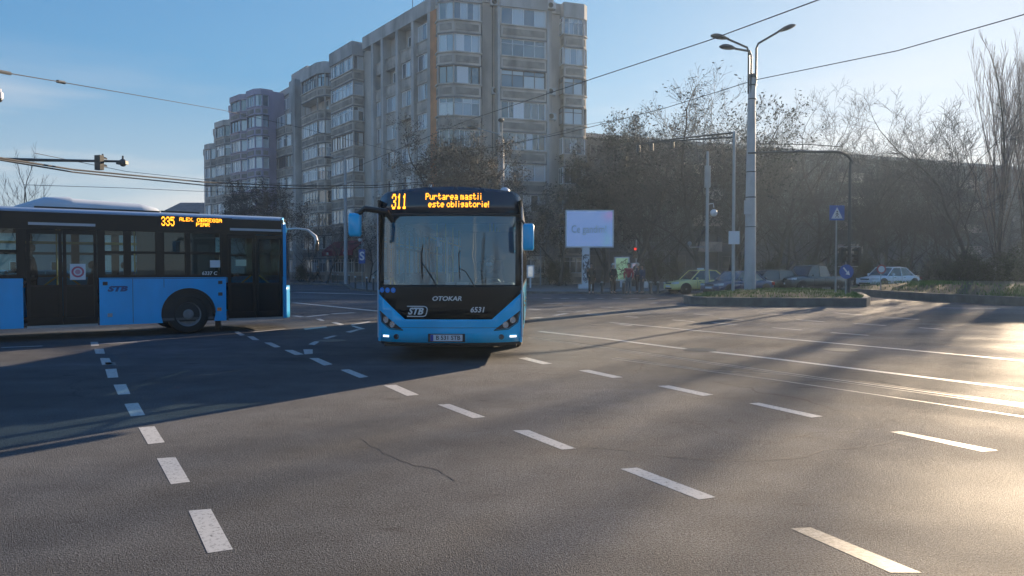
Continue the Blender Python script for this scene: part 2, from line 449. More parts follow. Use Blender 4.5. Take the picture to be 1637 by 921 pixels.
lines("lane_line", [([(975,515.6),(1230,539.6),(1440,558.5),(1637,577),(1900,601)], .14),
  ([(862,530),(970,542),(1070,555),(1230,573),(1637,623),(1900,655)], .15),
  ([(469,484),(520,489),(598,497),(650,500)], .3), ([(470,467),(530,469),(600,471)], .5), ([(469,505),(486,507),(523,503)], .25), ([(530,502),(566,500)], .3),
  ([(0,556),(66,553.5)], .12), ([(157,550),(218,547)], .1), ([(405,531),(455,526)],.12)], M_PAINT, .002)
lines("lane_line", [([(845,539),(983,558),(1230,593),(1430,620),(1637,648),(1900,683)], .05), ([(845,540.5),(983,560),(1230,595.5),(1637,651.5),(1900,687)], .03),
  ([(978,574),(1230,606.5),(1430,636),(1637,667),(1900,707)], .05), ([(985,572),(1130,592),(1260,600)], .03)], M_RAIL, .002)
lines("joint_line", [([(845,538),(983,556.3),(1230,591),(1637,645.5),(1900,680)], .04)], M_JOINT, .002)
far = []
for (a, b_, c, d, w) in [(846,509,866,507.5,.2),(886,504.5,906,501.3,.2),(922,498,944,496.8,.2),(938,502,965,503.8,.2),(960,491.3,980,492,.2),(870,485.5,900,484.7,.25),
    (845,494,864,495.5,.2),(890,498,925,499,.15),(985,493,1010,494,.15),(1000,506,1020,507.5,.15),(1040,485,1052,484,.2),(1065,493,1100,494,.2),(1075,511.5,1110,514.5,.12),
    (1110,502,1140,504,.15),(1140,516,1180,519.5,.12),(1275,511,1319,515,.12),(1236,524,1283,528,.12),(1335,500.5,1378,504,.15),(1365,517,1418,521,.12),(1330,532,1390,536.5,.12),
    (1410,507,1470,511,.12),(1470,524,1510,527,.12),(1500,492,1600,493.5,.15),(1145,487,1220,488.2,.2),(1190,492.5,1250,494,.15),(900,489,930,488,.2),(1010,500,1040,501,.15),(1150,509,1190,512,.12),(990,519,1010,521,.12),(1215,501,1262,503,.12)]:
    far.append(([(a, b_), (c, d)], w))
for i in range(7):     # zebra bars in front of the waiting pedestrians
    x = 868+i*28
    far.append(([(x, 477.2), (x+13, 477.0)], .45))
lines("lane_marking", far, M_PAINT, .0024)
M_CRACK = mat('crack_shadow', (.06, .06, .065), .8)  # dark colour of the crack strips
# cracks in the asphalt
def crack(pts, w, rnd):
    b = MB(Matrix.Translation((0, 0, .003)))
    q = [Vector(G(*p)) for p in pts]; out = [q[0]]
    for a, c in zip(q, q[1:]):
        n = max(2, int((c-a).length/.09))
        for i in range(1, n+1):
            out.append(a.lerp(c, i/n) + Vector((rnd.uniform(-.02, .02), rnd.uniform(-.02, .02))))
    for a, c in zip(out, out[1:]):
        d = (c-a).normalized(); nn = Vector((-d.y, d.x))*w*rnd.uniform(.4, 1.3)/2
        b.add([(*(a-nn), 0), (*(c-nn), 0), (*(c+nn), 0), (*(a+nn), 0)], [(0, 1, 2, 3)])
    return struct(b.build("road_crack", M_CRACK, fix=False))
rr = random.Random(3)
crack([(555,698),(580,705),(612,727),(650,742),(700,755),(724,770)], .010, rr)
crack([(925,717),(1000,722),(1060,731),(1140,739),(1230,738),(1290,733),(1320,722),(1400,715),(1440,705)], .014, rr)
crack([(1130,680),(1200,690),(1290,700),(1330,703)], .009, rr)
# darker repair patches, manhole covers
M_PATCH = mat("asphalt_patch", (.04, .04, .042), .5, var=.25, scale=30, bump=.6, bscale=70)
mh = MB()
for (x, y) in [(1120, 560), (1345, 560), (530, 545)]:
    X, Y = G(x, y); mh.cyl((X, Y, .001), (0, 0, 1), .32, .004, 24)
for i, ob in enumerate([mh]):
    struct(ob.build("manhole_cover", mat("iron_cover", (.05, .048, .045), .45, metal=.5)))

# pavements with kerbs
def slab(name, poly, h, m, kerb=True, kw=.16, edge=None):
    b = MB(); b.prism(poly, -.02, h)
    o = struct(b.build(name, m))
    if kerb:
        k = MB(); n = len(poly)
        A = sum((poly[i][0]*poly[(i+1) % n][1]-poly[(i+1) % n][0]*poly[i][1]) for i in range(n))
        for i in (edge if edge is not None else range(n)):
            a, c = Vector(poly[i]), Vector(poly[(i+1) % n]); d = (c-a); L = d.length; d.normalize()
            nn = Vector((d.y, -d.x)) * (1 if A > 0 else -1)
            s = 0
            while s < L-.05:
                e = min(L, s+1.0)
                p0, p1 = a+d*(s+.006), a+d*(e-.006)
                k.prism([p0-nn*.02, p1-nn*.02, p1+nn*kw, p0+nn*kw], -.02, h+.012+rr.uniform(0, .006))
                s = e
        struct(k.build("kerb", M_KERB, bev=.01))
    return o
pl = [G(471,454.5), G(550,456.5), G(560,459.5), G(566,464), G(600,467.5), G(700,468.5), G(850,469.5), G(975,470), G(1050,469), G(1068,466)]
pl = [(p[0], p[1]) for p in pl]
far_pts = [(30, 62), (60, 75), (120, 140), (-140, 140), (-95, 72)]
slab("pavement", pl + far_pts, .14, M_PAVE, edge=list(range(len(pl)-1)))
# left: pavement beyond the turning bus
slab("pavement", [(-150, 44), (-40, 44), (-36, 47), (-36, 52), (-150, 52)], .14, M_PAVE, edge=[0, 1, 2])

# planted traffic island with the tall lamp
def island(name_, poly, h, hump, gr_n, seed, blade_h=.12):
    """raised kerb ring, soil mound and grass"""
    rnd = random.Random(seed)
    b = MB(); n = len(poly)
    k = MB(); A = sum((poly[i][0]*poly[(i+1) % n][1]-poly[(i+1) % n][0]*poly[i][1]) for i in range(n))
    cx = sum(p[0] for p in poly)/n; cy = sum(p[1] for p in poly)/n
    ins = []
    for i in range(n):
        a, p, c = Vector(poly[i-1]), Vector(poly[i]), Vector(poly[(i+1) % n])
        d1 = (p-a).normalized(); d2 = (c-p).normalized(); sg = 1 if A > 0 else -1
        nn = (Vector((-d1.y, d1.x))+Vector((-d2.y, d2.x))).normalized()*sg
        ins.append(p+nn*.28)
    for i in range(n):
        j = (i+1) % n
        k.prism([poly[i], poly[j], tuple(ins[j]), tuple(ins[i])], -.02, h)
    struct(k.build("kerb", M_KERB, bev=.02))
    # mound
    rings = []
    for t in (0, .12, .3, .55, .8, .97):
        rings.append([(p.x+(cx-p.x)*t, p.y+(cy-p.y)*t, h-.05+hump*math.sin(min(1, t*1.8)*math.pi/2)) for p in ins])
    b.loft(rings, cap=True)
    struct(b.build("lawn_ground", M_SOIL, smooth=True))
    gb = MB()
    def inside(x, y):
        c = False
        for i in range(n):
            x1, y1 = ins[i]; x2, y2 = ins[(i+1) % n]
            if (y1 > y) != (y2 > y) and x < (x2-x1)*(y-y1)/(y2-y1)+x1: c = not c
        return c
    xs = [p.x for p in ins]; ys = [p.y for p in ins]; cnt = 0
    dens = [(rnd.uniform(min(xs), max(xs)), rnd.uniform(min(ys), max(ys))) for _ in range(int(6+gr_n/900))]
    while cnt < gr_n:
        if rnd.random() < .6:
            q = rnd.choice(dens); x = rnd.gauss(q[0], .8); y = rnd.gauss(q[1], .6)
        else:
            x = rnd.uniform(min(xs), max(xs)); y = rnd.uniform(min(ys), max(ys))
        if not inside(x, y): continue
        cnt += 1
        # height of the mound here: radial parameter
        best = 1e9
        for i in range(n):
            a = Vector(ins[i]); c = Vector(ins[(i+1) % n]); d = c-a
            t = max(0, min(1, (Vector((x, y))-a).dot(d)/d.length_squared)); best = min(best, (a+d*t-Vector((x, y))).length)
        rad = min(1, best/2.2)
        z = h-.06+hump*math.sin(min(1, rad*1.0)*math.pi/2)*.8
        hh = blade_h*rnd.uniform(.5, 1.5); a = rnd.uniform(0, math.pi); w = .02
        dx, dy = math.cos(a)*w, math.sin(a)*w; lx, ly = rnd.uniform(-.06, .06), rnd.uniform(-.06, .06)
        gb.add([(x-dx, y-dy, z), (x+dx, y+dy, z), (x+lx, y+ly, z+hh)], [(0, 1, 2)])
    tag(gb.build("grass", M_GRASS, fix=False), "short patchy green grass growing on the "+name_, "grass", None, "stuff")
ISL = [G(1110,484), G(1106.5,481), G(1112,478), (16, 41.5), (19.2, 41), (19, 33.5), G(1390,491), G(1383,491.5), G(1180,490), G(1125,488)]
p0 = G(1106,486.5)
ISL = [(p0[0], p0[1]), (p0[0]-.1, p0[1]+1.2), (9.6, 37.5), (12.2, 41.3), (17.2, 41.8), (18.0, 38), G(1392,487), G(1386,490.5), G(1250,490), G(1130,488.6)]
island("kerbed traffic island", ISL, .36, .20, 9000, 5, .11)
ISR = [(20.9, 47), (20.4, 43), G(1500,482), G(1637,489.5), (26, 30.5), (46, 27), (50, 34), (31, 44.5), (24, 48.5)]
island("long right hand median", ISR, .38, .55, 14000, 8, .13)
# ------------------------------------------------------------------ buildings
class Fac:
    """a vertical facade: s along it, d outwards, z up"""
    def __init__(f, O, u, n):
        f.O = Vector((O[0], O[1])); f.u = Vector(u).normalized(); f.n = Vector(n).normalized()
        f.M = Matrix(((f.u.x, f.n.x, 0, f.O.x), (f.u.y, f.n.y, 0, f.O.y), (0, 0, 1, 0), (0, 0, 0, 1)))
    def s(f, px, d=0):
        r = (px-CX)/FPX; o = f.O+f.n*d
        return (r*o.y-o.x)/(f.u.x-r*f.u.y)
    def pt(f, s, d): return f.O+f.u*s+f.n*d
    def sub(f, a, b):
        A, B = f.pt(*a), f.pt(*b); u = (B-A).normalized(); n = Vector((u.y, -u.x))
        if n.dot(f.n) < 0: n = -n
        return Fac(A, u, n), (B-A).length
M_WFRAME3 = mat('weathered_frame', (.22, .22, .22), .6)  # darker grey for the frames of the long block
FL = 2.73; ZT = 24.5; NF = 9
def window(par, org, f, s0, s1, z0, z1, d, ncol, fm=None, pm_=None, rec=.03, top_row=False):
    fm = fm or M_WFRAME; pm_ = pm_ or M_PANE
    b = MB(f.M); t = .055
    b.box(s0, s1, d-.06, d+.03, z0, z0+t); b.box(s0, s1, d-.06, d+.03, z1-t, z1)
    b.box(s0, s0+t, d-.06, d+.028, z0+t, z1-t); b.box(s1-t, s1, d-.06, d+.028, z0+t, z1-t)
    w = (s1-s0-t)/ncol
    for i in range(1, ncol):
        x = s0+t/2+w*i; b.box(x-.03, x+.03, d-.06, d+.024, z0+t, z1-t)
    zt = z1-t
    if top_row:
        zt = z1-.42; b.box(s0+t, s1-t, d-.06, d+.02, zt-.025, zt+.025)
    fr = b.build("window", fm, par, org)
    p = MB(f.M)
    for i in range(ncol):
        x0 = s0+t/2+w*i+.03; x1 = x0+w-.06
        p.quad((x0, d-rec, z0+t), (x1, d-rec, z0+t), (x1, d-rec, zt), (x0, d-rec, zt))
        if top_row: p.quad((x0, d-rec, zt+.02), (x1, d-rec, zt+.02), (x1, d-rec, z1-t), (x0, d-rec, z1-t))
    pn = p.build("pane", pm_, fr, None if org is None else org, fix=False)
    return fr
def offset_plan(plan, k):
    return [(s, d) if i in (0, len(plan)-1) else (s, d+k) for i, (s, d) in enumerate(plan)]
def bay(par, org, f, plan, rows, mp_, rnd, ncols, wh=1.5, fm=None, open_rows=(), ground=True, ztop=None, led=True, zt=None):
    """stack of glazed balconies; plan = outline of (s, d) from wall to wall"""
    zt = ZT if zt is None else zt
    for k in rows:
        top = zt-FL*k; bot = top-wh; nextt = top-FL
        b = MB(f.M)
        b.prism(plan, nextt+.0, bot)                    # parapet from the window below to this one
        # ledge and raised panel
        for i in range(len(plan)-1):
            L = math.dist(plan[i], plan[i+1])
            if L < .55: continue
            sf, L = f.sub(plan[i], plan[i+1])
            bb = MB(sf.M); bb.box(-.02, L+.02, -.04, .12, bot-.12, bot-.001)
            bb.box(.18, L-.18, -.02, .045, nextt+.32, nextt+.86)
            bb.box(0, L, -.04, .05, nextt+.001, nextt+.12)
            b.f.extend([tuple(q+len(b.v) for q in ff) for ff in bb.f]); b.m.extend([0]*6+[1]*6+[2]*6); b.v.extend(bb.v)
        b.build("balcony", [mp_, M_PANEL, M_SEAM], par, org)
        op = k in open_rows
        rowk = rnd.choice([.8, 1.0, 1.0, 1.35]); brown = rnd.random() < .12; tr_ = rnd.random() < .35; pmr = M_PANE_D if rnd.random() < .25 else M_PANE
        for (s_, d_) in plan[1:-1]: MB(f.M).box(s_-.06, s_+.06, d_-.14, d_-.005, bot, top).build("corner_post", mp_, par, org)
        if rnd.random() < .3 and not op:
            sb = MB(f.M); s1_, s2_ = plan[-3][0], plan[-2][0]; q1 = s1_+(s2_-s1_)*rnd.uniform(.1, .6); dd_ = plan[-2][1]
            if abs(plan[-3][1]-dd_) < .05: sb.box(q1, q1+rnd.uniform(.5, 1.0), dd_-.16, dd_-.065, bot+.05, top-.05); sb.build("blind_panel", M_WFRAME, par, org)
        j = 0
        for i in range(len(plan)-1):
            L = math.dist(plan[i], plan[i+1])
            if L < .55: continue
            sf, L = f.sub(plan[i], plan[i+1])
            if not op: window(par, org, sf, .02, L-.02, bot, top, -.10, max(1, round(L/(ncols*rowk))), fm=(fm or M_WFRAME) if not brown else M_WFRAME2, top_row=tr_, pm_=pmr)
            j += 1
def ac_unit(f, s, d, z, label):
    p = f.pt(s, d)
    rz = math.atan2(f.n.y, f.n.x)-math.pi/2   # local +y is outwards
    t = thing("air_conditioner", label, "air conditioner", (p.x, p.y, z), rz, "air conditioners on the apartment facades")
    b = MB(); b.box(-.42, .42, .06, .38, 0, .58); b.build("casing", mat("ac_white", (.55, .56, .56), .5, var=.08, scale=2), t, bev=.02)
    b = MB(); b.ring((.08, .385, .3), (0, 1, 0), .2, .235, .02); b.cyl((.08, .381, .3), (0, 1, 0), .195, .004, 20)
    b.build("fan_grille", M_BLACKPL, t)
    b = MB(); b.box(-.36, -.33, 0, .38, -.06, -.001); b.box(.33, .36, 0, .38, -.06, -.001); b.build("bracket", M_METAL, t)
    return t

# --- building A : corner block, its short face and the first stretch of its long face
rnd = random.Random(21)
F = Fac((-6.1, 64.6), (.953, .305), (.305, -.953))
Lf = Fac((-6.55, 67.6), (-.588, .809), (-.809, -.588))
HA = 25.75
A_org = (-2.0, 68.0, 0)
A = thing("apartment_building", "grey ten storey corner apartment block with orange side strip and stacked glazed balconies", "building", A_org)
sA0, sA1 = 0, F.s(937)                     # short face
sCut = F.s(882)
LB = Lf.s(597)
inn = -Lf.n
c1 = F.pt(0, 0); c2 = F.pt(sCut, 0); c3 = F.pt(sCut, -.9); c4 = F.pt(sA1, -.9); c5 = F.pt(sA1, -13)
e1 = Lf.pt(0, 0); e2 = Lf.pt(LB, 0); e3 = e2+inn*13
wall = MB()
wall.prism([tuple(p) for p in (c1, c2, c3, c4, c5, F.pt(5, -13), F.pt(.02, -3.0))], -.1, HA)
wall.build("wall", M_CONC, A, A_org)
wall = MB(); wall.prism([tuple(p) for p in (e1, e2, e3, F.pt(5.2, -12.5), F.pt(4, -4))], -.1, HA-.02)
wall.build("wall", M_CONC, A, A_org)
# orange strip beside the corner
so0, so = Lf.s(709, 1.0), Lf.s(688.5, 1.0)
b = MB(Lf.M); b.box(so0, so, -.6, .99, -.1, HA-1.15); b.build("orange_strip", M_BRICK, A, A_org)
b = MB(Lf.M); b.box(-.1, LB+.3, -.4, 1.0, HA-1.1, HA+.15); b.build("parapet", M_CONC3, A, A_org)
for k in range(8):
    sw_ = Lf.s(704, 1.0); window(A, A_org, Lf, sw_, sw_+.5, ZT-FL*k-.9, ZT-FL*k, 1.0, 1, fm=M_WFRAME2, pm_=M_PANE_D)
# short face: parapet and the three bays
b = MB(F.M)
b.box(-.1, sCut+.1, -.5, .14, HA-.75, HA+.3); b.box(sCut, sA1+.12, -1.4, -.76, HA-.75, HA+.2)
b.build("parapet", M_CONC3, A, A_org)
sL1 = F.s(769, 1); sC0 = F.s(801, 1); sC1 = F.s(873, 1); sR0 = F.s(901)
rows = list(range(9))
planL = [(-.35, -.6), (-.35, .15), (.85, 1.0), (sL1, 1.0), (sL1, 0)]
bay(A, A_org, F, planL, rows, M_CONC, rnd, .62)
planC = [(sC0, 0), (sC0, 1.0), (sC1, 1.0), (sC1, 0)]
bay(A, A_org, F, planC, rows, M_CONC, rnd, .72)
planR = [(sR0, -.9), (sR0, .05), (sA1-.35, .05), (sA1+.1, -.35), (sA1+.1, -.9)]
bay(A, A_org, F, planR, rows, M_CONC, rnd, .6)
b = MB(F.M)       # roof slabs that close the bays
b.prism([(-.4, -.62), (-.4, .2), (.85, 1.12), (sL1+.08, 1.12), (sL1+.08, 0)], ZT, HA+.35)
b.box(sC0-.08, sC1+.08, -.02, 1.12, ZT, HA+.1)
b.prism([(sR0-.06, -.9), (sR0-.06, .12), (sA1-.3, .12), (sA1+.16, -.32), (sA1+.16, -.9)], ZT, HA+.1)
b.build("bay_roof", M_CONC3, A, A_org)
b = MB(F.M)       # slim piers beside the centre bay and down pipes
for s_ in (sC0-.3, sC1+.05): b.box(s_, s_+.22, -.02, 1.06, -.1, ZT)
b.build("pier", M_CONC3, A, A_org)
b = MB(F.M)
for s_ in (sL1+.35, sC1+.5, sC0-.5): b.tube([(s_, .06, 0), (s_, .06, HA-.8)], .06, 6)
b.build("down_pipe", M_SEAM, A, A_org)
# long face: pilasters with loggias between
b = MB(Lf.M)
cols = [(606, 595), (629, 616), (652, 639), (678, 664)]
edges = [687, 661, 636, 612.5, 597]
pil = []
for e in edges:
    s_ = Lf.s(e, .9)
    pil.append(s_); b.box(s_-.25, s_+.25, -.02, .95, -.1, HA-1.1)
b.build("pilaster", M_CONC3, A, A_org)
for ci in range(4):
    s0, s1 = pil[ci]+.25, pil[ci+1]-.25
    for k in range(9):
        top = ZT-.35-FL*k; bot = top-1.5; nextt = top-FL
        bb = MB(Lf.M); bb.box(s0, s1, 0, .62, nextt, bot); bb.box(s0, s1, .6, .7, bot-.12, bot-.02); bb.box(s0+.25, s1-.25, .6, .66, nextt+.25, bot-.35)
        bb.box(s0, s1, .0, .64, nextt-.001, nextt+.1)
        bb.build("balcony", M_CONC2, A, A_org)
        if (ci, k) in ((3, 0), (3, 1), (2, 0), (2, 1), (1, 3), (1, 0)):
            if (ci + k) % 2: window(A, A_org, Lf, s0+.5, s1-.5, bot+.05, top-.2, .04, 2, pm_=M_PANE_D)
            continue
        window(A, A_org, Lf, s0+.12*(k % 2)+.05, s1-.08, bot, top-.02, .5, rnd.choice([2, 3, 3, 4]), fm=M_WFRAME)
ac_unit(F, F.s(790), 0, HA-1.0, "air conditioner high up by the parapet left of the centre bay")
ac_unit(F, F.s(792), 0, CAMH+(HZ-150)*65.2/FPX, "air conditioner on the plain wall between the left and centre bays")
ac_unit(F, F.s(879), 0, CAMH+(HZ-22)*68.0/FPX, "air conditioner under the parapet right of the centre bay")
ac_unit(F, F.s(879), 0, CAMH+(HZ-156)*68.0/FPX, "air conditioner half way up right of the centre bay")
ac_unit(F, F.s(880), 0, CAMH+(HZ-195)*68.0/FPX, "lowest air conditioner right of the centre bay")

# --- building B : next stretches of the long face
B_org = (-22, 90, 0)
B = thing("apartment_building", "brown grey apartment block with rounded balcony stacks in the middle of the long row", "building", B_org)
LC = Lf.s(431)
wall = MB(); sB0 = LB+.05
wall.prism([tuple(p) for p in (Lf.pt(sB0, -.02), Lf.pt(LC, -.02), Lf.pt(LC, -13), Lf.pt(sB0, -13))], -.1, HA-.1)
wall.build("wall", M_CONC, B, B_org)
b = MB(Lf.M); b.box(sB0-.05, LC, -.3, .15, HA-.8, HA+.05); b.build("parapet", M_CONC3, B, B_org)
s1, s0 = Lf.s(531, 1.2), Lf.s(567, 1.2)
sb0, sb1 = s0, s1
bay(B, B_org, Lf, [(s0, 0), (s0, 1.3), (s1-.2, 1.3), (s1, 0)], range(9), M_CONC, rnd, .75, open_rows=(7,))
c0, c1_ = Lf.s(521, 1.0), Lf.s(485, 1.0)
bay(B, B_org, Lf, [(c0, 0), (c0+.3, .9), (c0+1.4, 1.4), (c1_-.9, 1.4), (c1_, .7), (c1_, 0)], range(9), M_CONC, rnd, .7, open_rows=(1,))
b = MB(Lf.M)
b.prism([(s0-.08, 0), (s0-.08, 1.42), (s1, 1.42), (s1+.05, 0)], ZT, HA+.2)
b.prism([(c0-.1, 0), (c0+.25, 1.0), (c0+1.4, 1.52), (c1_-.85, 1.52), (c1_+.1, .8), (c1_+.1, 0)], ZT, HA+.1)
b.build("bay_roof", M_CONC3, B, B_org)
p0_, p1_ = Lf.s(484.5), Lf.s(475)
b = MB(Lf.M); b.box(p0_, p1_, -.1, .9, -.1, HA+.1); b.box(p0_-.5, p1_+3, -4, -.5, HA, HA+1.9); b.build("stair_tower", M_CONC3, B, B_org)
sw = Lf.s(582); 
for k in range(9):
    window(B, B_org, Lf, sw, sw+1.1, ZT-.1-FL*k-1.25, ZT-.1-FL*k, .02, 1, fm=M_WFRAME if k > 3 else M_WFRAME2, pm_=M_PANE_D)
sw2 = Lf.s(528)
for k in range(8):
    window(B, B_org, Lf, sw2, sw2+1.0, ZT-.1-FL*k-1.2, ZT-.1-FL*k, .02, 1, pm_=M_PANE_D)
d0, d1 = Lf.s(473, .6), Lf.s(452, .6); d2, d3 = Lf.s(449, 1), Lf.s(432, 1)
bay(B, B_org, Lf, [(d0, 0), (d0, .9), (d0+1.5, 1.3), (d1, 1.3), (d1, 0)], range(1, 9), M_CONC2, rnd, .8, open_rows=(), fm=M_WFRAME)
bay(B, B_org, Lf, [(d2, 0), (d2, 1.2), (d3, 1.2), (d3, 0)], range(1, 9), M_CONC2, rnd, .9, open_rows=(3, 5))
window(B, B_org, Lf, d0+.4, d1-.4, ZT-1.5, ZT, .02, 3); window(B, B_org, Lf, d2+.3, d3-.3, ZT-1.5, ZT, .02, 3)
for (px, k, lab) in [(575, 2, "air conditioner beside the second small window of the brown block"), (575, 3, "air conditioner under the third small window of the brown block"),
                     (528, 3, "air conditioner between the two rounded balcony stacks"), (571, 6, "air conditioner low on the wall near the street lamp"), (527, 5, "air conditioner on the narrow wall, sixth floor down, between the rounded stacks"),
                     (476, 2, "air conditioner on the tall stair pier of the brown block"), (574, 5, "air conditioner beside the sixth small window of the brown block"), (430, 3, "air conditioner near the lilac end of the brown block"), (438, 6, "air conditioner low beside the lilac block")]:
    ac_unit(Lf, Lf.s(px), 0.02, ZT-FL*k-1.9, lab)
# red awning, shop front on its ground floor
b = MB(Lf.M)
aw0, aw1 = Lf.s(584, 1.5), Lf.s(534, 1.5)
AW = thing("shop_awning", "dark red fabric awning over the shop at the foot of the brown block", "awning", (Lf.pt(aw0, 0).x, Lf.pt(aw0, 0).y, 0))
ao = tuple(AW.location)
b = MB(Lf.M)
b.plate_s = None
b.add([(aw0, 1.42, 4.6), (aw1, 1.42, 4.6), (aw1, 2.9, 3.5), (aw0, 2.9, 3.5), (aw0, 1.42, 4.54), (aw1, 1.42, 4.54), (aw1, 2.86, 3.44), (aw0, 2.86, 3.44)],
      [(0, 1, 2, 3), (7, 6, 5, 4), (0, 3, 7, 4), (1, 5, 6, 2), (3, 2, 6, 7), (0, 4, 5, 1)])
b.build("canopy", mat("awning_red", (.30, .025, .05), .7, var=.2, scale=2), AW, ao)
b = MB(Lf.M); b.box(aw0, aw1, 2.88, 2.91, 2.95, 3.47); b.build("valance", mat("valance_red", (.36, .03, .06), .7, var=.15, scale=2), AW, ao)
for q in (.25, .8):
    b = MB(Lf.M); ss = aw0+(aw1-aw0)*q; b.prism([(ss-.25, 2.93), (ss+.25, 2.93), (ss+.25, 2.95), (ss-.25, 2.95)], 3.05, 3.35)
    b.build("white_badge", mat("badge_white", (.7, .7, .7), .6), AW, ao)

# --- building C : lilac stepped block at the far end
Mf = Fac((-32.8, 99.2), (-.70, .71), (-.71, -.70))
C_org = (-42, 110, 0)
C = thing("apartment_building", "lilac apartment block stepping down floor by floor at the far left end of the row", "building", C_org)
m0, m1, m2, m3, m4 = 0, Mf.s(395.5), Mf.s(369), Mf.s(344), Mf.s(328)
for (a, c, h, mm_) in ((m0, m1, HA-.4, M_LILAC), (m1, m2, HA-.9, M_LILAC2), (m2, m3, HA-3.5, M_CONC), (m3, m4, HA-6.1, M_CONC)):
    b = MB(Mf.M); b.box(a+.02, c, -12, -.01, -.1, h); b.build("wall", mm_, C, C_org)
    b = MB(Mf.M); b.box(a+.01, c+.05, -1, .1, h-.8, h+.15); b.build("parapet", mm_, C, C_org)
def bayC(a, c, k0, mm_):
    bay(C, C_org, Mf, [(a, 0), (a, 1.0), (a+.9, 1.6), (c, 1.6), (c, 0)], range(k0, 9), mm_, rnd, .9)
    b = MB(Mf.M); b.prism([(a-.05, 0), (a-.05, 1.1), (a+.9, 1.7), (c+.05, 1.7), (c+.05, 0)], ZT-FL*k0-.02, ZT-FL*k0+.75); b.build("bay_roof", mm_, C, C_org)
bayC(Mf.s(414, 1.6), Mf.s(397, 1.6), 0, M_LILAC); bayC(Mf.s(391, 1.6), Mf.s(371, 1.6), 0, M_LILAC2)
bayC(Mf.s(365, 1.6), Mf.s(346.5, 1.6), 1, M_CONC); bayC(Mf.s(342, 1.6), Mf.s(330, 1.6), 2, M_CONC)
for k in range(8):
    sx = Mf.s(423); window(C, C_org, Mf, sx, sx+1.1, ZT-.1-FL*k-1.25, ZT-.1-FL*k, .02, 1, pm_=M_PANE_D)

# --- building R : long dark block, seen against the light behind the bare trees
Rf = Fac((3.4, 73.4), (.925, .38), (.38, -.925))
R_org = (36, 90, 0)
RB = thing("apartment_building", "long low dark block with a flat parapet behind the bare trees on the right", "building", R_org)
LR = 82; HR = 15.1
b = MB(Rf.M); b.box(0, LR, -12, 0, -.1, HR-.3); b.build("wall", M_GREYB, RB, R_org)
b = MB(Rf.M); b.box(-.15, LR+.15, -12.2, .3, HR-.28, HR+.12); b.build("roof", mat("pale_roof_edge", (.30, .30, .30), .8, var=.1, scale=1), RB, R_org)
b = MB(Rf.M)
for i in range(24):
    b.box(i*3.42+.1, i*3.42+.3, .005, .16, -.1, HR-.3)
for k in range(1, 5): b.box(0, LR, .004, .12, .6+2.8*k-.12, .6+2.8*k+.1)
b.build("facade_grid", mat("grey_grid", (.17, .165, .165), .85, var=.15, scale=.6), RB, R_org)
q = 0
for k in range(5):
    for i in range(24):
        if q >= 99 or (i % 6 == 5): continue
        q += 1
        z0 = 1.5+2.8*k; s0 = i*3.42+.75
        window(RB, R_org, Rf, s0, s0+2.1, z0, z0+1.45, .03, 3 if i % 2 else 2, pm_=M_PANE_D, fm=M_WFRAME3)
# balconies on it
for i in (5, 11, 17, 23):
    for k in range(1, 5):
        z0 = .7+2.8*k; b = MB(Rf.M); b.box(i*3.42+.35, i*3.42+3.3, .16, 1.2, z0-.1, z0+.95); b.build("balcony", M_CONC2, RB, R_org)

# --- far small white house, and low buildings seen through the bus windows
def house(name, label, X, Y, w, d, h, rh, mw, mr, rz=0, nw=3, fl=2, cat="house"):
    t = thing(name, label, cat, (X, Y, 0), rz)
    b = MB(); b.box(-w/2, w/2, 0, d, -.1, h); b.build("wall", mw, t)
    b = MB()
    b.add([(-w/2-.4, -.4, h), (w/2+.4, -.4, h), (w/2+.4, d+.4, h), (-w/2-.4, d+.4, h), (-w/2+w*.2, d/2, h+rh), (w/2-w*.2, d/2, h+rh)],
          [(0, 1, 5, 4), (1, 2, 5), (2, 3, 4, 5), (3, 0, 4), (3, 2, 1, 0)]) if rh > 0 else b.box(-w/2-.2, w/2+.2, -.2, d+.2, h, h+.4)
    b.build("roof", mr, t)
    for k in range(fl):
        for i in range(nw):
            x = -w/2+w*(i+.5)/nw; z = 1.0+k*(h-.4)/fl
            f = Fac((0, 0), (1, 0), (0, -1))
            window(t, None, f, x-.7, x+.7, z, z+1.3, .03, 2, pm_=M_PANE_D)
    return t
M_ROOFG = mat("grey_roof", (.16, .15, .155), .8, var=.2, scale=1)
M_CREAM = mat("cream_render", (.45, .43, .40), .85, var=.1, scale=.5)
house("house", "white villa with a grey hipped roof far beyond the left bus", XD(297, 140), 140, 9.5, 9, 11.8, 2.6, mat("white_render", (.5, .5, .52), .8), M_ROOFG, nw=3, fl=4)
house("shop_building", "low cream building beyond the left bus, seen through its windows", XD(60, 75), 75, 42, 10, 5.2, 0, M_CREAM, M_ROOFG, nw=10, fl=1, cat="building")
house("shop_building", "low grey building behind the low trees left of the lilac block", XD(345, 84), 84, 12, 8, 5.5, 0, M_CONC, M_ROOFG, nw=4, fl=1, cat="building")
house("garage_block", "dim two storey building far right behind the median hedge", 78, 72, 30, 10, 6.5, 0, M_GREYB, M_ROOFG, rz=R(-30), nw=7, fl=2, cat="building")

# rooftop aerial
ant = thing("roof_antenna", "spindly television aerial mast on the roof edge of the tall corner block", "antenna", (*Lf.pt(Lf.s(612)-.2, -3.5), HA-.05))
b = MB(); b.tube([(0, 0, 0), (0, 0, 5.2)], .035, 5); b.build("mast", M_DARKMET, ant)
b = MB()
for z, l in ((3.0, .9), (2.3, .7)):
    b.tube([(-l, 0, z), (l, .3, z+.25)], .02, 4)
    for i in range(6):
        x = -l+2*l*i/5; b.tube([(x, -.35+.3*(i/5)*.5, z+.25*i/5), (x, .35+.15, z+.25*i/5)], .014, 4)
b.build("aerial", M_DARKMET, ant)


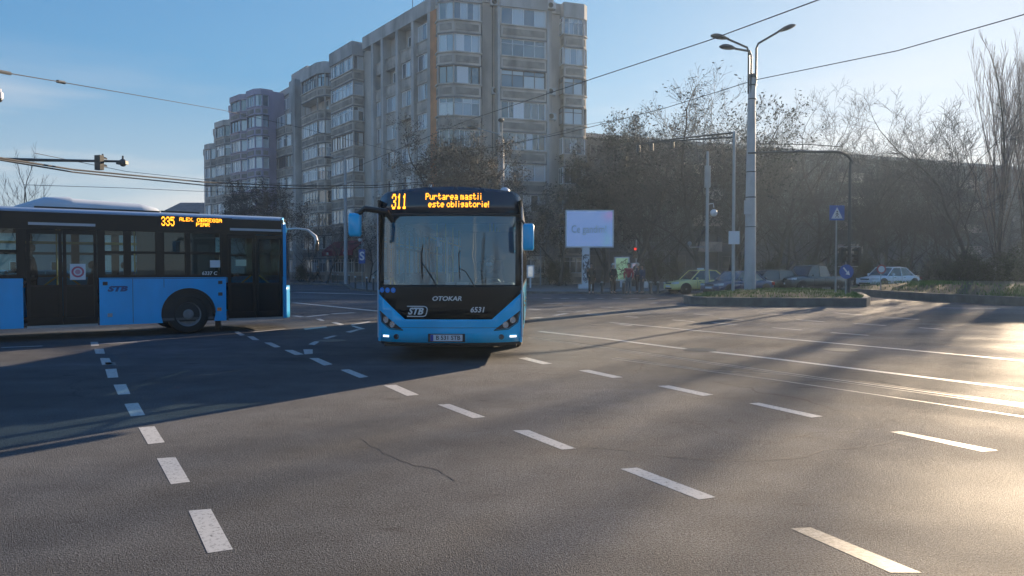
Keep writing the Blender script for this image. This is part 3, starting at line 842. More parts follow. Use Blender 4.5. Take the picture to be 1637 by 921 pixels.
# --- unseen building added behind the camera for the windscreen to mirror
house("shop_building", "dark low building across the junction behind the photographer", 0, -62, 60, 12, 8.5, 0, M_GREYB, M_ROOFG, rz=R(180), nw=14, fl=2, cat="building")
# ------------------------------------------------------------------ buses
M_BLUE = mat("bus_blue_paint", (.0, .52, .95), .28, coat=.6, var=.04, scale=1.5, dirt=((.04, .18, .36), 1.2, .25))
M_BLUE2 = mat("bus_blue_paint_dirty", (.0, .42, .88), .38, coat=.3, var=.06, scale=1.5, dirt=((.03, .12, .26), 1.4, .3))
M_BBLACK = mat("bus_black_gloss", (.010, .011, .013), .28, spec=.3)
M_BNAVY = mat("bus_sign_glass", (.018, .028, .045), .12, coat=.8)
M_ROOFW = mat("bus_roof_white", (.52, .58, .66), .4, coat=.2, dirt=((.35, .38, .42), 1.5, .4))
M_ROOFB = mat("bus_roof_edge", (.33, .43, .58), .4, coat=.3)
M_SCREEN = glass("windscreen_glass", (.44, .50, .58), (.74, .87, 1.0), .17, .03, .25)
M_SIDEGL = glass("bus_side_glass", (.80, .92, .92), .9, .035, .02)
M_DOORGL = glass("bus_door_glass", (.62, .70, .72), .9, .03, .02)
M_LED = mat("led_amber", (.9, .35, .02), .5, emit=(1.0, .33, .015), es=1.5)
M_SEAT = mat("seat_fabric", (.03, .05, .10), .8, var=.2, scale=8)
M_YEL = mat("yellow_handrail", (.55, .42, .05), .4)
M_INTW = mat("bus_interior_grey", (.10, .105, .11), .7)
M_DASH = mat("dashboard", (.025, .025, .027), .6)
M_CHROME = mat("lamp_reflector", (.7, .72, .75), .15, metal=.9)
M_WHITE = mat("white_lettering", (.68, .70, .72), .5)
M_LAMPGL = glass("lamp_glass", (.85, .88, .9), .9, .06, .02)
M_DRL = mat("daytime_lamp", (.9, .9, .9), .3, emit=(1, 1, 1), es=.6)
M_PLATE = mat("plate_white", (.62, .66, .72), .4)
M_PLATEB = mat("plate_blue", (.01, .05, .35), .4)
M_INK = mat("black_lettering", (.01, .01, .015), .6)
M_MIRR = mat("mirror_glass", (.8, .82, .85), .03, metal=1)
M_ORANGE = mat("orange_marker_lamp", (.8, .28, .08), .3)
M_RIM = mat("painted_rim", (.22, .22, .23), .5, metal=.4, var=.2, scale=6)

FONT = {
'3': ["01110","10001","00001","00110","00001","10001","01110"], '1': ["00100","01100","00100","00100","00100","00100","01110"],
'5': ["11111","10000","11110","00001","00001","10001","01110"], 'P': ["11110","10001","10001","11110","10000","10000","10000"],
'u': ["00000","00000","10001","10001","10001","10011","01101"], 'r': ["00000","00000","10110","11001","10000","10000","10000"],
't': ["01000","01000","11110","01000","01000","01001","00110"], 'a': ["00000","00000","01110","00001","01111","10001","01111"],
'e': ["00000","00000","01110","10001","11111","10000","01110"], 'm': ["00000","00000","11010","10101","10101","10101","10101"],
's': ["00000","00000","01111","10000","01110","00001","11110"], 'i': ["010","000","010","010","010","010","010"],
'o': ["00000","00000","01110","10001","10001","10001","01110"], 'b': ["10000","10000","10110","11001","10001","10001","11110"],
'l': ["010","010","010","010","010","010","010"], 'g': ["00000","00000","01111","10001","01111","00001","01110"],
'!': ["1","1","1","1","1","0","1"], ' ': ["00"]*7, 'A': ["01110","10001","10001","11111","10001","10001","10001"],
'L': ["10000"]*6+["11111"], 'E': ["11111","10000","10000","11110","10000","10000","11111"], 'X': ["10001","10001","01010","00100","01010","10001","10001"],
'.': ["0","0","0","0","0","0","1"], 'O': ["01110","10001","10001","10001","10001","10001","01110"], 'B': ["11110","10001","10001","11110","10001","10001","11110"],
'R': ["11110","10001","10001","11110","10100","10010","10001"], 'G': ["01110","10001","10000","10111","10001","10001","01110"], 'I': ["111","010","010","010","010","010","111"],
'1b': []}
def dots(name, parent, string, x0, z1, pitch_x, pitch_z, place, bold=1, fill=.86, m=None):
    b = MB(); cx = 0
    for ch in string:
        rows_ = FONT[ch]
        for j, row in enumerate(rows_):
            for i, c in enumerate(row):
                if c == '1':
                    for bb in range(bold):
                        u0 = x0+(cx+i*bold+bb)*pitch_x; v0 = z1-j*pitch_z
                        b.add([place(u0, v0-pitch_z*fill), place(u0+pitch_x*fill, v0-pitch_z*fill), place(u0+pitch_x*fill, v0), place(u0, v0)], [(0, 1, 2, 3)])
        cx += len(rows_[0])*bold+bold
    return b.build(name, m or M_LED, parent, fix=False)
def text_mesh(name, string, size, m, parent, place, shear=0, bold=0, align='CENTER', sx=1.0, extr=0):
    cu = bpy.data.curves.new("lettering_curve", 'FONT'); cu.body = string; cu.size = size; cu.shear = shear
    cu.align_x = align; cu.align_y = 'CENTER'; cu.offset = bold; cu.resolution_u = 3
    tmp = bpy.data.objects.new("lettering_tmp", cu); COL.objects.link(tmp)
    dg = bpy.context.evaluated_depsgraph_get(); dg.update()
    me = bpy.data.meshes.new_from_object(tmp.evaluated_get(dg))
    bpy.data.objects.remove(tmp); bpy.data.curves.remove(cu)
    for v in me.vertices: v.co = Vector(place(v.co.x*sx, v.co.y))
    me.materials.clear(); me.materials.append(m); me.name = name
    ob = bpy.data.objects.new(name, me); COL.objects.link(ob); ob.parent = parent
    return ob
def patch(name, poly, Fs, off, m, parent, step=.09, th=.015, smooth=True):
    bm = bmesh.new()
    bm.faces.new([bm.verts.new((0, y, z)) for y, z in poly])
    ys = [p[0] for p in poly]; zs = [p[1] for p in poly]
    y = min(ys)+step
    while y < max(ys)-1e-3:
        bmesh.ops.bisect_plane(bm, geom=bm.verts[:]+bm.edges[:]+bm.faces[:], plane_co=(0, y, 0), plane_no=(0, 1, 0)); y += step
    z = min(zs)+step*2
    while z < max(zs)-1e-3:
        bmesh.ops.bisect_plane(bm, geom=bm.verts[:]+bm.edges[:]+bm.faces[:], plane_co=(0, 0, z), plane_no=(0, 0, 1)); z += step*2
    for v in bm.verts: v.co.x = Fs(v.co.y, v.co.z)+off
    for f in bm.faces:
        if f.normal.x < 0: pass
    bmesh.ops.recalc_face_normals(bm, faces=bm.faces[:])
    bm.normal_update()
    if sum(f.normal.x for f in bm.faces) < 0: bmesh.ops.reverse_faces(bm, faces=bm.faces[:])
    me = bpy.data.meshes.new(name); bm.to_mesh(me); bm.free(); me.materials.append(m)
    if smooth: me.polygons.foreach_set('use_smooth', [True]*len(me.polygons))
    ob = bpy.data.objects.new(name, me); COL.objects.link(ob); ob.parent = parent
    if th:
        s = ob.modifiers.new("thick", 'SOLIDIFY'); s.thickness = th; s.offset = -1
    return ob
def wheel(parent, x, y, r, w, side, steer=0):
    """side = +1 for the outer face towards +y"""
    t = bpy.data.objects.new("wheel", None); COL.objects.link(t); t.parent = parent; t.location = (x, y, r); t.rotation_euler = (0, 0, steer)
    t.empty_display_size = .2
    prof = [(-w/2, .62), (-w/2+.01, .9), (-w/2+.05, .98), (-w*.3, 1.0), (w*.3, 1.0), (w/2-.05, .98), (w/2-.01, .9), (w/2, .62)]
    n = 32; b = MB()
    rings = [[(r*k*math.cos(2*math.pi*i/n), yy, r*k*math.sin(2*math.pi*i/n)) for i in range(n)] for yy, k in prof]
    b.loft(rings, cap=False); b.build("tyre", M_RUBBER, t, smooth=True, angle=35)
    b = MB()
    rf = [(side*(w/2-.005), .63), (side*(w/2-.02), .58), (side*(w/2-.09), .50), (side*(w/2-.10), .30), (side*(w/2-.02), .26), (side*(w/2+.0), .2), (side*(w/2), .001)]
    b.loft([[(r*k*math.cos(2*math.pi*i/n), yy, r*k*math.sin(2*math.pi*i/n)) for i in range(n)] for yy, k in rf], cap=False)
    for i in range(10):
        a = 2*math.pi*i/10; b.cyl((r*.41*math.cos(a), side*(w/2-.1), r*.41*math.sin(a)), (0, side, 0), .017, .035, 6)
    b.cyl((0, -side*w/2*.9, 0), (0, side, 0), r*.6, .02, 24)
    b.build("rim", M_RIM, t, smooth=True, angle=30)
    return t
def arch_poly(t0, t1, z0, z1, arches, n=14):
    """panel outline in (x,z) with wheel arch cut-outs from the lower edge; x = -t"""
    pts = [(-t1, z0), (-t1, z1), (-t0, z1), (-t0, z0)]
    low = []
    for (tc_, ra, zc) in sorted(arches):
        dz = z0-zc; dx = math.sqrt(max(0, ra*ra-dz*dz)); a0 = math.atan2(dz, dx)
        for i in range(n+1):
            a = a0+(math.pi-2*a0)*i/n
            low.append((-tc_+ra*math.cos(a), zc+ra*math.sin(a)))
    return pts + low
def bus_side(t, sg, L, panels, windows, doors, zb, mb_, z_bar, z_wt, z_bt, zs=.28, y0=1.25, tf=.3, gl=None, hopper=True):
    """one flank: sg -1 right, +1 left; positions measured back from the front"""
    gl = gl or M_SIDEGL
    def Y(k): return (sg*(y0-.04), sg*(y0+k))
    for (t0, t1, arches) in panels:
        b = MB(); b.plate(arch_poly(t0, t1, zs, zb, arches), *sorted(Y(0)))
        b.build("side_panel", mb_, t, bev=.006)
        for (tc_, ra, zc) in arches:       # dark arch lining
            b = MB(); n = 18
            pts = [(-tc_+ra*math.cos(math.pi*i/n), zc+ra*math.sin(math.pi*i/n)) for i in range(n+1)]
            inn = [(-tc_+(ra-.05)*math.cos(math.pi*i/n), zc+(ra-.05)*math.sin(math.pi*i/n)) for i in range(n+1)]
            for i in range(n):
                b.plate([pts[i], pts[i+1], inn[i+1], inn[i]], sg*(y0-.55), sg*(y0+.012))
            b.build("wheel_arch", M_BLACKPL, t)
            b = MB(); b.box(-tc_-ra, -tc_+ra, min(sg*(y0-.62), sg*(y0-.57)), max(sg*(y0-.62), sg*(y0-.57)), .3, zc+ra); b.build("wheel_well", M_BLACKPL, t)
    ya, yb = sorted(Y(-.004))
    b = MB()
    b.box(-L, -tf, ya, yb, z_wt, z_bt)
    occ = sorted([(a, c, 'w') for a, c in windows]+[(a, c, 'd') for a, c, _ in doors])
    cur = tf
    for (a, c, k) in occ:
        if a > cur+.01: b.box(-a, -cur, ya, yb, zb+.002, z_wt-.001)
        if k == 'w': b.box(-c, -a, ya, yb, zb+.002, zb+.07)
        cur = max(cur, c)
    if cur < L: b.box(-L, -cur, ya, yb, zb+.002, z_wt-.001)
    b.build("window_band", M_BBLACK, t)
    for (a, c) in windows:
        z0 = zb+.07
        b = MB(); yy = sorted((sg*(y0-.035), sg*(y0-.012)))
        if hopper: b.box(-c, -a, *yy, z_bar-.03, z_bar+.03)
        b.box(-c, -c+.03, *yy, z0, z_wt); b.box(-a-.03, -a, *yy, z0, z_wt)
        f = b.build("window", M_BBLACK, t)
        b = MB(); b.box(-c+.03, -a-.03, *sorted((sg*(y0-.026), sg*(y0-.020))), z0, z_wt-.002); b.build("pane", gl, f)
    for (a, c, nl) in doors:
        f = None; w = (c-a)/nl; zt_ = z_wt; z0 = zs+.05
        b = MB(); yy = sorted((sg*(y0-.05), sg*(y0-.015)))
        for i in range(nl):
            x1 = -a-i*w; x0 = x1-w
            b.box(x0+.005, x0+.075, *yy, z0, zt_-.01); b.box(x1-.075, x1-.005, *yy, z0, zt_-.01)
            b.box(x0+.075, x1-.075, *yy, z0, z0+.16); b.box(x0+.075, x1-.075, *yy, zt_-.1, zt_-.01)
            b.box(x0+.075, x1-.075, *yy, z0+.85, z0+.89)
        d = b.build("door", M_BBLACK, t)
        b = MB()
        for i in range(nl):
            x1 = -a-i*w; x0 = x1-w
            b.box(x0+.075, x1-.075, *sorted((sg*(y0-.035), sg*(y0-.029))), z0+.89, zt_-.1)
        b.build("pane", M_DOORGL, d)
        b = MB()
        for i in range(nl):
            x1 = -a-i*w; x0 = x1-w
            b.box(x0+.075, x1-.075, *sorted((sg*(y0-.035), sg*(y0-.029))), z0+.16, z0+.85)
        b.build("lower_pane", mat("dark_door_glass", (.01, .011, .013), .25, spec=.3), d)
        b = MB()
        for i in range(nl):
            x1 = -a-i*w; x0 = x1-w; s_ = -1 if i % 2 == 0 else 1
            xa, xb = (x0+.1, x1-.1) if s_ < 0 else (x1-.1, x0+.1)
            b.tube([(xa, sg*(y0-.1), 1.42 if i % 2 else 1.42), (xb, sg*(y0-.1), 1.02)], .018, 6)
        b.build("handrail", M_YEL, d)
        b = MB(); b.box(-c+.05, -a-.03, *sorted((sg*(y0+.001), sg*(y0+.02))), zt_+.09, zt_+.15)
        b.build("lamp_strip", mat("door_lamp_strip", (.45, .47, .52), .4), d)
        b = MB(); b.box(-c, -a, *sorted((sg*(y0-.06), sg*(y0-.004))), zs-.01, zs+.045); b.build("door_sill", M_METAL, t)
def roof_ring(x, ztop=3.0, y0=1.25, e=.0, zlow=2.77):
    pts = []
    for sg in (-1, 1):
        arc = []
        for i in range(7):
            a = math.pi/2*i/6
            arc.append((x, sg*(y0-e-.22+.22*math.cos(a)), zlow+(ztop-.06-zlow)*math.sin(a)))
        arc.append((x, sg*.6, ztop-.02))
        pts += arc if sg < 0 else arc[::-1]
        if sg < 0: pts.append((x, 0, ztop))
    return pts
def interior(t, L, rnd, ceiling=2.62, zf=.36, seats=True, tf=.5):
    b = MB(); b.box(-L+.1, -tf, -1.2, 1.2, zf-.06, zf); b.build("floor", M_INTW, t)
    b = MB(); b.box(-L+.1, -tf, -1.18, 1.18, ceiling, ceiling+.03); b.build("ceiling", mat("bus_ceiling", (.35, .36, .36), .6), t)
    b = MB()
    for sg in (-1, 1):
        for i in range(int(L/1.6)):
            x = -tf-1.6-i*1.55
            if x < -L+.5: break
            b.tube([(x, sg*.55, zf), (x, sg*.55, ceiling)], .019, 6)
        b.tube([(-1.8, sg*.55, 2.2), (-L+.5, sg*.55, 2.2)], .017, 6)
    b.build("grab_pole", M_YEL, t)
    if seats:
        first = None
        for sg in (-1, 1):
            for i in range(8):
                x = -3.3-i*.98
                if sg < 0 and (-6.3 < x < -4.0): continue
                if sg > 0 and (-5.0 < x < -4.2): continue
                if x < -L+.6: continue
                if first is None:
                    b = MB(); b.box(-.22, .24, -.42, .42, .40, .50); b.box(-.30, -.22, -.42, .42, .45, 1.12); b.box(-.2, .2, -.4, -.34, 0, .4); b.box(-.2, .2, .34, .4, 0, .4)
                    first = b.build("seat", M_SEAT, t, bev=.03); s_ = first
                else:
                    s_ = first.copy(); COL.objects.link(s_); s_.parent = t
                s_.location = (x, sg*.78, zf)

# ---- the bus facing the camera
B311 = thing("city_bus", "blue and black city bus seen head on, amber 311 on its front", "bus",
             (XD(716, 12.5), 12.5, 0), math.atan2(-1, -.026))
def F311(y, z):
    k = min(1, abs(y)/1.25)
    x = -.32*k**3.6
    if z > 1.25: x -= (z-1.25)*.075
    if z > 2.45: x -= (z-2.45)**2*.35
    if z < .75: x -= (.75-z)*.06
    return x
def zr(y, top=3.0):
    k = abs(y)
    if k <= 1.0: return top-.07*(k/1.0)**2
    a = min(1, (k-1.0)/.25); return (top-.07-.17)+.17*math.sqrt(max(0, 1-a*a))
L311 = 12.0
ys = [-1.25+.05*i for i in range(51)]
outline_top = [(y, zr(y)) for y in ys]
# sign glass (top band)
band = [(-1.25, 2.53), (1.25, 2.53)] + [(y, zr(y)) for y in reversed(ys)]
patch("sign_panel", band, F311, .002, M_BNAVY, B311)
ws = [(-1.25, 1.30), (1.25, 1.30), (1.25, 2.528), (-1.25, 2.528)]
patch("windscreen", ws, F311, 0, M_SCREEN, B311, th=0)
patch("windscreen_edge", [(-1.25, 1.30), (-1.14, 1.30), (-1.14, 2.50), (-1.25, 2.50)], F311, .003, M_BLACKPL, B311, th=.004)
patch("windscreen_edge", [(1.14, 1.30), (1.25, 1.30), (1.25, 2.50), (1.14, 2.50)], F311, .003, M_BLACKPL, B311, th=.004)
patch("windscreen_seal", [(-1.25, 2.49), (1.25, 2.49), (1.25, 2.54), (-1.25, 2.54)], F311, .006, M_BLACKPL, B311)
apron = [(-1.25, 1.17), (-.74, .735), (.74, .735), (1.25, 1.19), (1.25, 1.32), (-1.25, 1.32)]
patch("apron", apron, F311, .001, M_BBLACK, B311)
lowb = [(-1.25, .36), (-1.22, .335), (1.22, .335), (1.25, .36), (1.25, 1.188), (.74, .733), (-.74, .733), (-1.25, 1.168)]
patch("bumper", lowb, F311, 0, M_BLUE, B311)
patch("bumper_seam", [(-.95, .588), (.95, .588), (.95, .594), (-.95, .594)], F311, .003, M_BLACKPL, B311, th=.004)
patch("bumper_lip", [(-1.2, .29), (1.2, .29), (1.22, .337), (-1.22, .337)], F311, -.03, M_BLACKPL, B311)
pl3 = lambda u, v, o=.012: (F311(u, v)+o, u, v)
dots("route_lettering", B311, "311", -1.0, 2.885, .0081, .038, pl3, bold=2, fill=1.05)
dots("message_lettering", B311, "Purtarea mastii", -.395, 2.885, .0117, .0165, pl3, bold=1, fill=1.0)
dots("message_lettering", B311, "este obligatorie!", -.345, 2.745, .0117, .0150, pl3, bold=1, fill=1.0)
text_mesh("maker_lettering", "OTOKAR", .105, M_WHITE, B311, lambda u, v: pl3(-.02+u, 1.085+v), shear=.2, bold=.003, sx=1.15)
text_mesh("fleet_number", "6531", .125, M_WHITE, B311, lambda u, v: pl3(.50+u, .895+v), shear=.2, bold=.003)
lg = text_mesh("operator_logo", "STB", .155, M_WHITE, B311, lambda u, v: pl3(-.56+u, .868+v), shear=.35, bold=.006, sx=1.0)
b = MB()
pts = [(-.70, .955), (-.40, .955), (-.365, .94), (-.35, .91), (-.36, .85), (-.38, .80), (-.42, .785), (-.70, .785)]
for a, c in zip(pts, pts[1:]):
    d = Vector((c[0]-a[0], c[1]-a[1])).normalized(); nn = Vector((-d.y, d.x))*.008
    b.add([pl3(a[0]-nn.x, a[1]-nn.y), pl3(c[0]-nn.x, c[1]-nn.y), pl3(c[0]+nn.x, c[1]+nn.y), pl3(a[0]+nn.x, a[1]+nn.y)], [(0, 1, 2, 3)])
b.build("logo_outline", M_WHITE, B311)
# headlights
for sg in (-1, 1):
    hp = [(sg*1.20, .845), (sg*1.17, .68), (sg*1.02, .575), (sg*.80, .555)]
    hp2 = [(y*1.0, z) for y, z in hp]
    h = patch("headlight", hp2 if sg > 0 else hp2[::-1], F311, .006, M_BLACKPL, B311, th=.006, smooth=False)
    for (y, z, r_) in ((sg*1.085, .715, .055), (sg*.965, .638, .055)):
        x = F311(y, z)+.008; ax = (1, sg*.55, 0)
        b = MB(); b.ring((x, y, z), ax, r_*.7, r_, .016); b.ring((x, y, z), ax, r_*.18, r_*.4, .02); b.cyl((x-.004, y, z), ax, r_*.75, .006, 20)
        b.build("lamp_reflector", M_CHROME, h)
    b = MB(); e = [(sg*1.215, .86), (sg*1.18, .672), (sg*1.02, .56), (sg*.775, .543)]
    for a, c in zip(e+[e[0]], (e+[e[0]])[1:]): b.tube([pl3(a[0], a[1], .008), pl3((a[0]+c[0])/2, (a[1]+c[1])/2, .008), pl3(c[0], c[1], .008)], .006, 5)
    b.build("trim", M_BLACKPL, h)
    patch("daytime_lamp", [(sg*1.10-.055, .415), (sg*1.10+.055, .415), (sg*1.10+.055, .448), (sg*1.10-.055, .448)], F311, .008, M_DRL, B311, th=.006)
    b = MB(); y = sg*.90; x = F311(y, .43)+.004; b.ring((x, y, .43), (1, 0, 0), .032, .045, .012); b.cyl((x-.004, y, .43), (1, 0, 0), .034, .008)
    b.build("fog_lamp", M_BLACKPL if sg < 0 else M_DARKMET, B311)
# number plate
b = MB(); b.box(F311(0, .42)+.004, F311(0, .42)+.02, -.30, .245, .365, .475); np_ = b.build("number_plate", M_PLATE, B311, bev=.004)
b = MB(); b.box(F311(0, .42)+.0205, F311(0, .42)+.022, -.298, -.25, .368, .472); b.build("blue_band", M_PLATEB, np_)
text_mesh("plate_lettering", "B 531 STB", .10, M_INK, np_, lambda u, v: (F311(0, .42)+.0225, .0+u, .42+v), bold=.0015, sx=.98)
b = MB(); b.box(F311(0, .42)+.002, F311(0, .42)+.014, -.34, .285, .35, .49); b.build("plate_holder", M_BLACKPL, B311)
# stickers at the foot of the windscreen
for i in range(3):
    cy_ = -1.17+.11*i
    b = MB(); n = 16; ring_ = [pl3(cy_+.046*math.cos(2*math.pi*k/n), 1.225+.046*math.sin(2*math.pi*k/n), .010) for k in range(n)]
    b.add(ring_, [tuple(range(n))]); st = b.build("round_sticker", mat("sticker_blue", (.03, .26, .8), .5), B311, fix=False)
    b = MB(); ring_ = [pl3(cy_+.02*math.cos(2*math.pi*k/n), 1.225+.014*math.sin(2*math.pi*k/n), .012) for k in range(n)]
    b.add(ring_, [tuple(range(n))]); b.build("symbol", mat("sticker_pale", (.15, .38, .75), .5), st, fix=False)
patch("paper_notice", [(-1.17, 1.33), (-1.02, 1.33), (-1.02, 1.40), (-1.17, 1.40)], F311, -.012, M_PLATE, B311, th=.002)
patch("paper_notice", [(-.205, 1.97), (-.150, 1.97), (-.150, 2.13), (-.205, 2.13)], F311, -.05, M_PLATE, B311, th=.002)
# wipers
for (ya, yb, zt_) in ((-.42, -.46, 2.0), (.22, .18, 1.9)):
    b = MB()
    b.tube([(F311(ya+.1, 1.28)+.02, ya+.25, 1.27), (F311(ya, 1.5)+.06, ya+.08, 1.55), (F311(yb, zt_-.3)+.04, yb+.01, zt_-.3)], [.010, .008, .006], 6)
    b.tube([(F311(ya, 1.45)+.03, ya-.02, 1.42), (F311(yb, 1.8)+.03, yb+.0, 1.85), (F311(yb, zt_)+.025, yb+.03, zt_)], .007, 5)
    b.build("wiper", M_BLACKPL, B311)
# roof and skirts
b = MB()
rings = [[(F311(p[1], p[2])-.0 if p[2] > 2.6 else F311(p[1], 2.6), p[1], p[2]) for p in roof_ring(0)]]
# first ring follows the front outline
r0 = []
for p in roof_ring(0):
    r0.append((F311(p[1], min(p[2], 2.99))-.005, p[1], p[2]+.0))
rings = [r0, roof_ring(-.7), roof_ring(-6), roof_ring(-L311+.2), roof_ring(-L311, 2.95, e=.03)]
b.loft(rings, cap=True); b.build("roof", M_ROOFW, B311, smooth=True, angle=50)
b = MB()
b.box(-8.5, -5.4, -.8, .8, 3.005, 3.17); b.build("roof_unit", M_ROOFW, B311, bev=.06)
b = MB(); b.tube([(-1.0, -.45, 2.98), (-1.1, -.42, 3.13)], .01, 5); b.build("roof_aerial", M_WHITE, B311)
b = MB(); b.ball((-1.2, .92, 3.0), .1, (1.2, 1, .95)); b.build("roof_dome", M_ROOFW, B311, smooth=True)
win_l = [(.45, 1.15), (1.3, 2.2), (2.3, 3.6), (3.7, 5.0), (5.1, 6.4), (6.5, 7.8), (7.9, 9.2), (9.3, 10.6), (10.7, 11.7)]
bus_side(B311, 1, L311, [(.3, 11.95, [(2.6, .62, .5), (8.6, .62, .5)])], win_l, [], 1.22, M_BLUE, 2.0, 2.50, 2.78, zs=.32)
bus_side(B311, -1, L311, [(1.75, 5.2, [(2.6, .62, .5)]), (6.6, 9.6, [(8.6, .62, .5)]), (10.95, 11.95, [])],
         [(1.85, 2.9), (3.0, 4.1), (4.2, 5.1), (6.7, 8.0), (8.1, 9.5), (11.0, 11.8)], [(.42, 1.7, 2), (5.25, 6.55, 2), (9.65, 10.9, 2)], 1.22, M_BLUE, 2.0, 2.50, 2.78, zs=.32)
for sg in (-1, 1):     # front corner posts that close the curved nose to the flanks
    b = MB(); b.box(-.46, -.30, *sorted((sg*1.21, sg*1.249)), .34, 1.22); b.build("corner_panel", M_BLUE, B311)
    for (x, z) in ((-.8, 2.78), (-2.0, 2.70)):
        pass
b = MB(); b.box(-L311, -L311+.06, -1.24, 1.24, .33, 2.8); b.build("rear_panel", M_BLUE, B311)
b = MB(); b.box(-L311+.1, -.35, -1.15, 1.15, .24, .33); b.build("underbody", M_BLACKPL, B311)
interior(B311, L311, random.Random(2), tf=1.3)
for sg in (-1, 1):
    wheel(B311, -2.62, sg*1.08, .47, .29, sg, R(-3)); wheel(B311, -8.62, sg*1.02, .47, .42, sg)
b = MB()
b.loft([[(-.38, -1.1, .9), (-.38, 1.1, .9), (-.95, 1.1, .9), (-.95, -1.1, .9)], [(-.34, -1.12, 1.22), (-.34, 1.12, 1.22), (-.95, 1.12, 1.22), (-.95, -1.12, 1.22)], [(-.55, -1.08, 1.30), (-.55, 1.08, 1.30), (-.9, 1.1, 1.36), (-.9, -1.1, 1.30)]])
b.build("dashboard", M_DASH, B311, bev=.03)
b = MB(); b.ring((-1.0, .62, 1.32), (-.55, 0, 1), .2, .235, .03, 28); b.tube([(-1.0, .62, 1.32), (-.85, .62, 1.1)], .03, 8); b.tube([(-1.0, .42, 1.33), (-1.0, .82, 1.33)], .018, 6)
b.build("steering_wheel", M_BLACKPL, B311)
b = MB(); b.box(-1.75, -1.70, .05, 1.15, .4, 2.3); b.build("cab_partition", mat("cab_partition_glass", (.10, .13, .16), .3), B311)
b = MB(); b.box(-1.62, -1.2, .35, .9, .5, .98); b.box(-1.68, -1.58, .36, .88, .9, 1.75); b.build("driver_seat", M_SEAT, B311, bev=.05)
# items on the dash, blind behind the top of the windscreen
b = MB(); b.box(-.62, -.5, -.1, .05, 1.31, 1.36); b.tube([(-.6, -.08, 1.31), (-.6, -.08, 2.15)], .022, 6); b.box(-.7, -.5, .1, .3, 1.31, 1.35); b.build("ticket_stand", M_METAL, B311)
b = MB(); b.box(-.42, -.36, -1.1, 1.1, 2.38, 2.5); b.build("sun_blind", mat("sun_blind", (.09, .12, .16), .6), B311)
# mirrors
def mirror(t, yy, arm, c, w, h, mblue, arm_k=1.0):
    b = MB(); b.tube(arm, [.05*arm_k, .055*arm_k, .05*arm_k, .04*arm_k], 8); m_ = b.build("mirror_arm", M_BLACKPL, t, smooth=True)
    b = MB(); x, y, z = c; d = .16
    b.loft([[(x+k*d, y+s1*w/2*kk, z+s2*h/2*kk) for s1, s2 in ((-1, -.8), (-.8, -1), (.8, -1), (1, -.8), (1, .85), (.75, 1), (-.75, 1), (-1, .85))] for k, kk in ((-.5, .98), (.1, 1.0), (.4, .93), (.5, .8))])
    b.build("mirror_shell", mblue, m_, smooth=True, angle=50)
    b = MB(); b.box(x-d*.5-.012, x-d*.5-.002, y-w*.42, y+w*.42, z-h*.42, z+h*.42); b.build("mirror_glass", M_MIRR, m_)
mirror(B311, -1, [(-.25, -.98, 2.42), (-.05, -1.05, 2.56), (.12, -1.38, 2.60), (.1, -1.52, 2.5)], (.08, -1.56, 2.33), .20, .40, M_BLUE)
mirror(B311, 1, [(-.35, 1.15, 2.40), (-.30, 1.25, 2.42), (-.20, 1.30, 2.35), (-.15, 1.33, 2.28)], (-.12, 1.36, 2.13), .19, .46, M_BLUE, .45)
b = MB()
for sg in (-1, 1): b.box(-.36, -.30, *sorted((sg*1.235, sg*1.262)), .4, 2.66)
b.build("corner_trim", M_ROOFW, B311)
for x in (-3.2, -5.2, -7.2):
    b = MB(); b.box(x-.05, x+.05, 1.25, 1.275, .8, .84); b.build("side_marker_lamp", M_ORANGE, B311)

# ---- the bus crossing on the left
h335 = Vector((.821, .572)).normalized(); lft = Vector((-h335.y, h335.x))
P0 = Vector((-5.93, 19.36)); o335 = P0+lft*1.25+h335*.0
B335 = thing("city_bus", "blue and black city bus seen side on at left, amber 335 on its flank", "bus", (o335.x, o335.y, 0), math.atan2(h335.y, h335.x))
def T5(px):
    r = (px-CX)/FPX
    return (-5.93-19.36*r)/(h335.x-h335.y*r)
L335 = 11.6
def F335(y, z):
    k = min(1, abs(y)/1.25)
    x = .34*(1-k**3.2)
    if z > 1.4: x -= (z-1.4)*.06
    if z > 2.6: x -= (z-2.6)**2*.5
    return x
ys = [-1.25+.05*i for i in range(51)]
zr2 = lambda y: zr(y, 3.0)
patch("front_panel", [(-1.25, .30), (1.25, .30), (1.25, 1.15), (-1.25, 1.15)], F335, 0, M_BLUE2, B335)
patch("windscreen", [(-1.25, 1.15), (1.25, 1.15), (1.25, 2.55), (-1.25, 2.55)], F335, 0, M_SCREEN, B335, th=.01)
patch("sign_panel", [(-1.25, 2.55), (1.25, 2.55)]+[(y, zr2(y)) for y in reversed(ys)], F335, 0, M_BLUE2, B335)
b = MB()
for sg in (-1, 1): b.box(-.06, .02, *sorted((sg*1.205, sg*1.252)), .3, 2.75)
b.build("corner_post", M_BLUE2, B335)
r0 = [(F335(p[1], min(p[2], 2.99))-.005, p[1], p[2]) for p in roof_ring(0, zlow=2.84)]
b = MB(); b.loft([r0, roof_ring(-.3, zlow=2.84), roof_ring(-6, zlow=2.84), roof_ring(-L335+.2, zlow=2.84), roof_ring(-L335, 2.96, e=.03, zlow=2.84)]); b.build("roof", M_ROOFB, B335, smooth=True, angle=50)
d1a, d1b = T5(452), T5(365); p1a, p1b = T5(361.5), T5(158.5); d2a, d2b = T5(156), T5(42)
wc = T5(303)+.02
wins = [(T5(354), T5(303)), (T5(298), T5(261)), (T5(251), T5(208)), (T5(200), T5(166)), (T5(29), T5(-40)), (T5(-50), T5(-130)), (9.3, 10.4), (10.5, 11.3)]
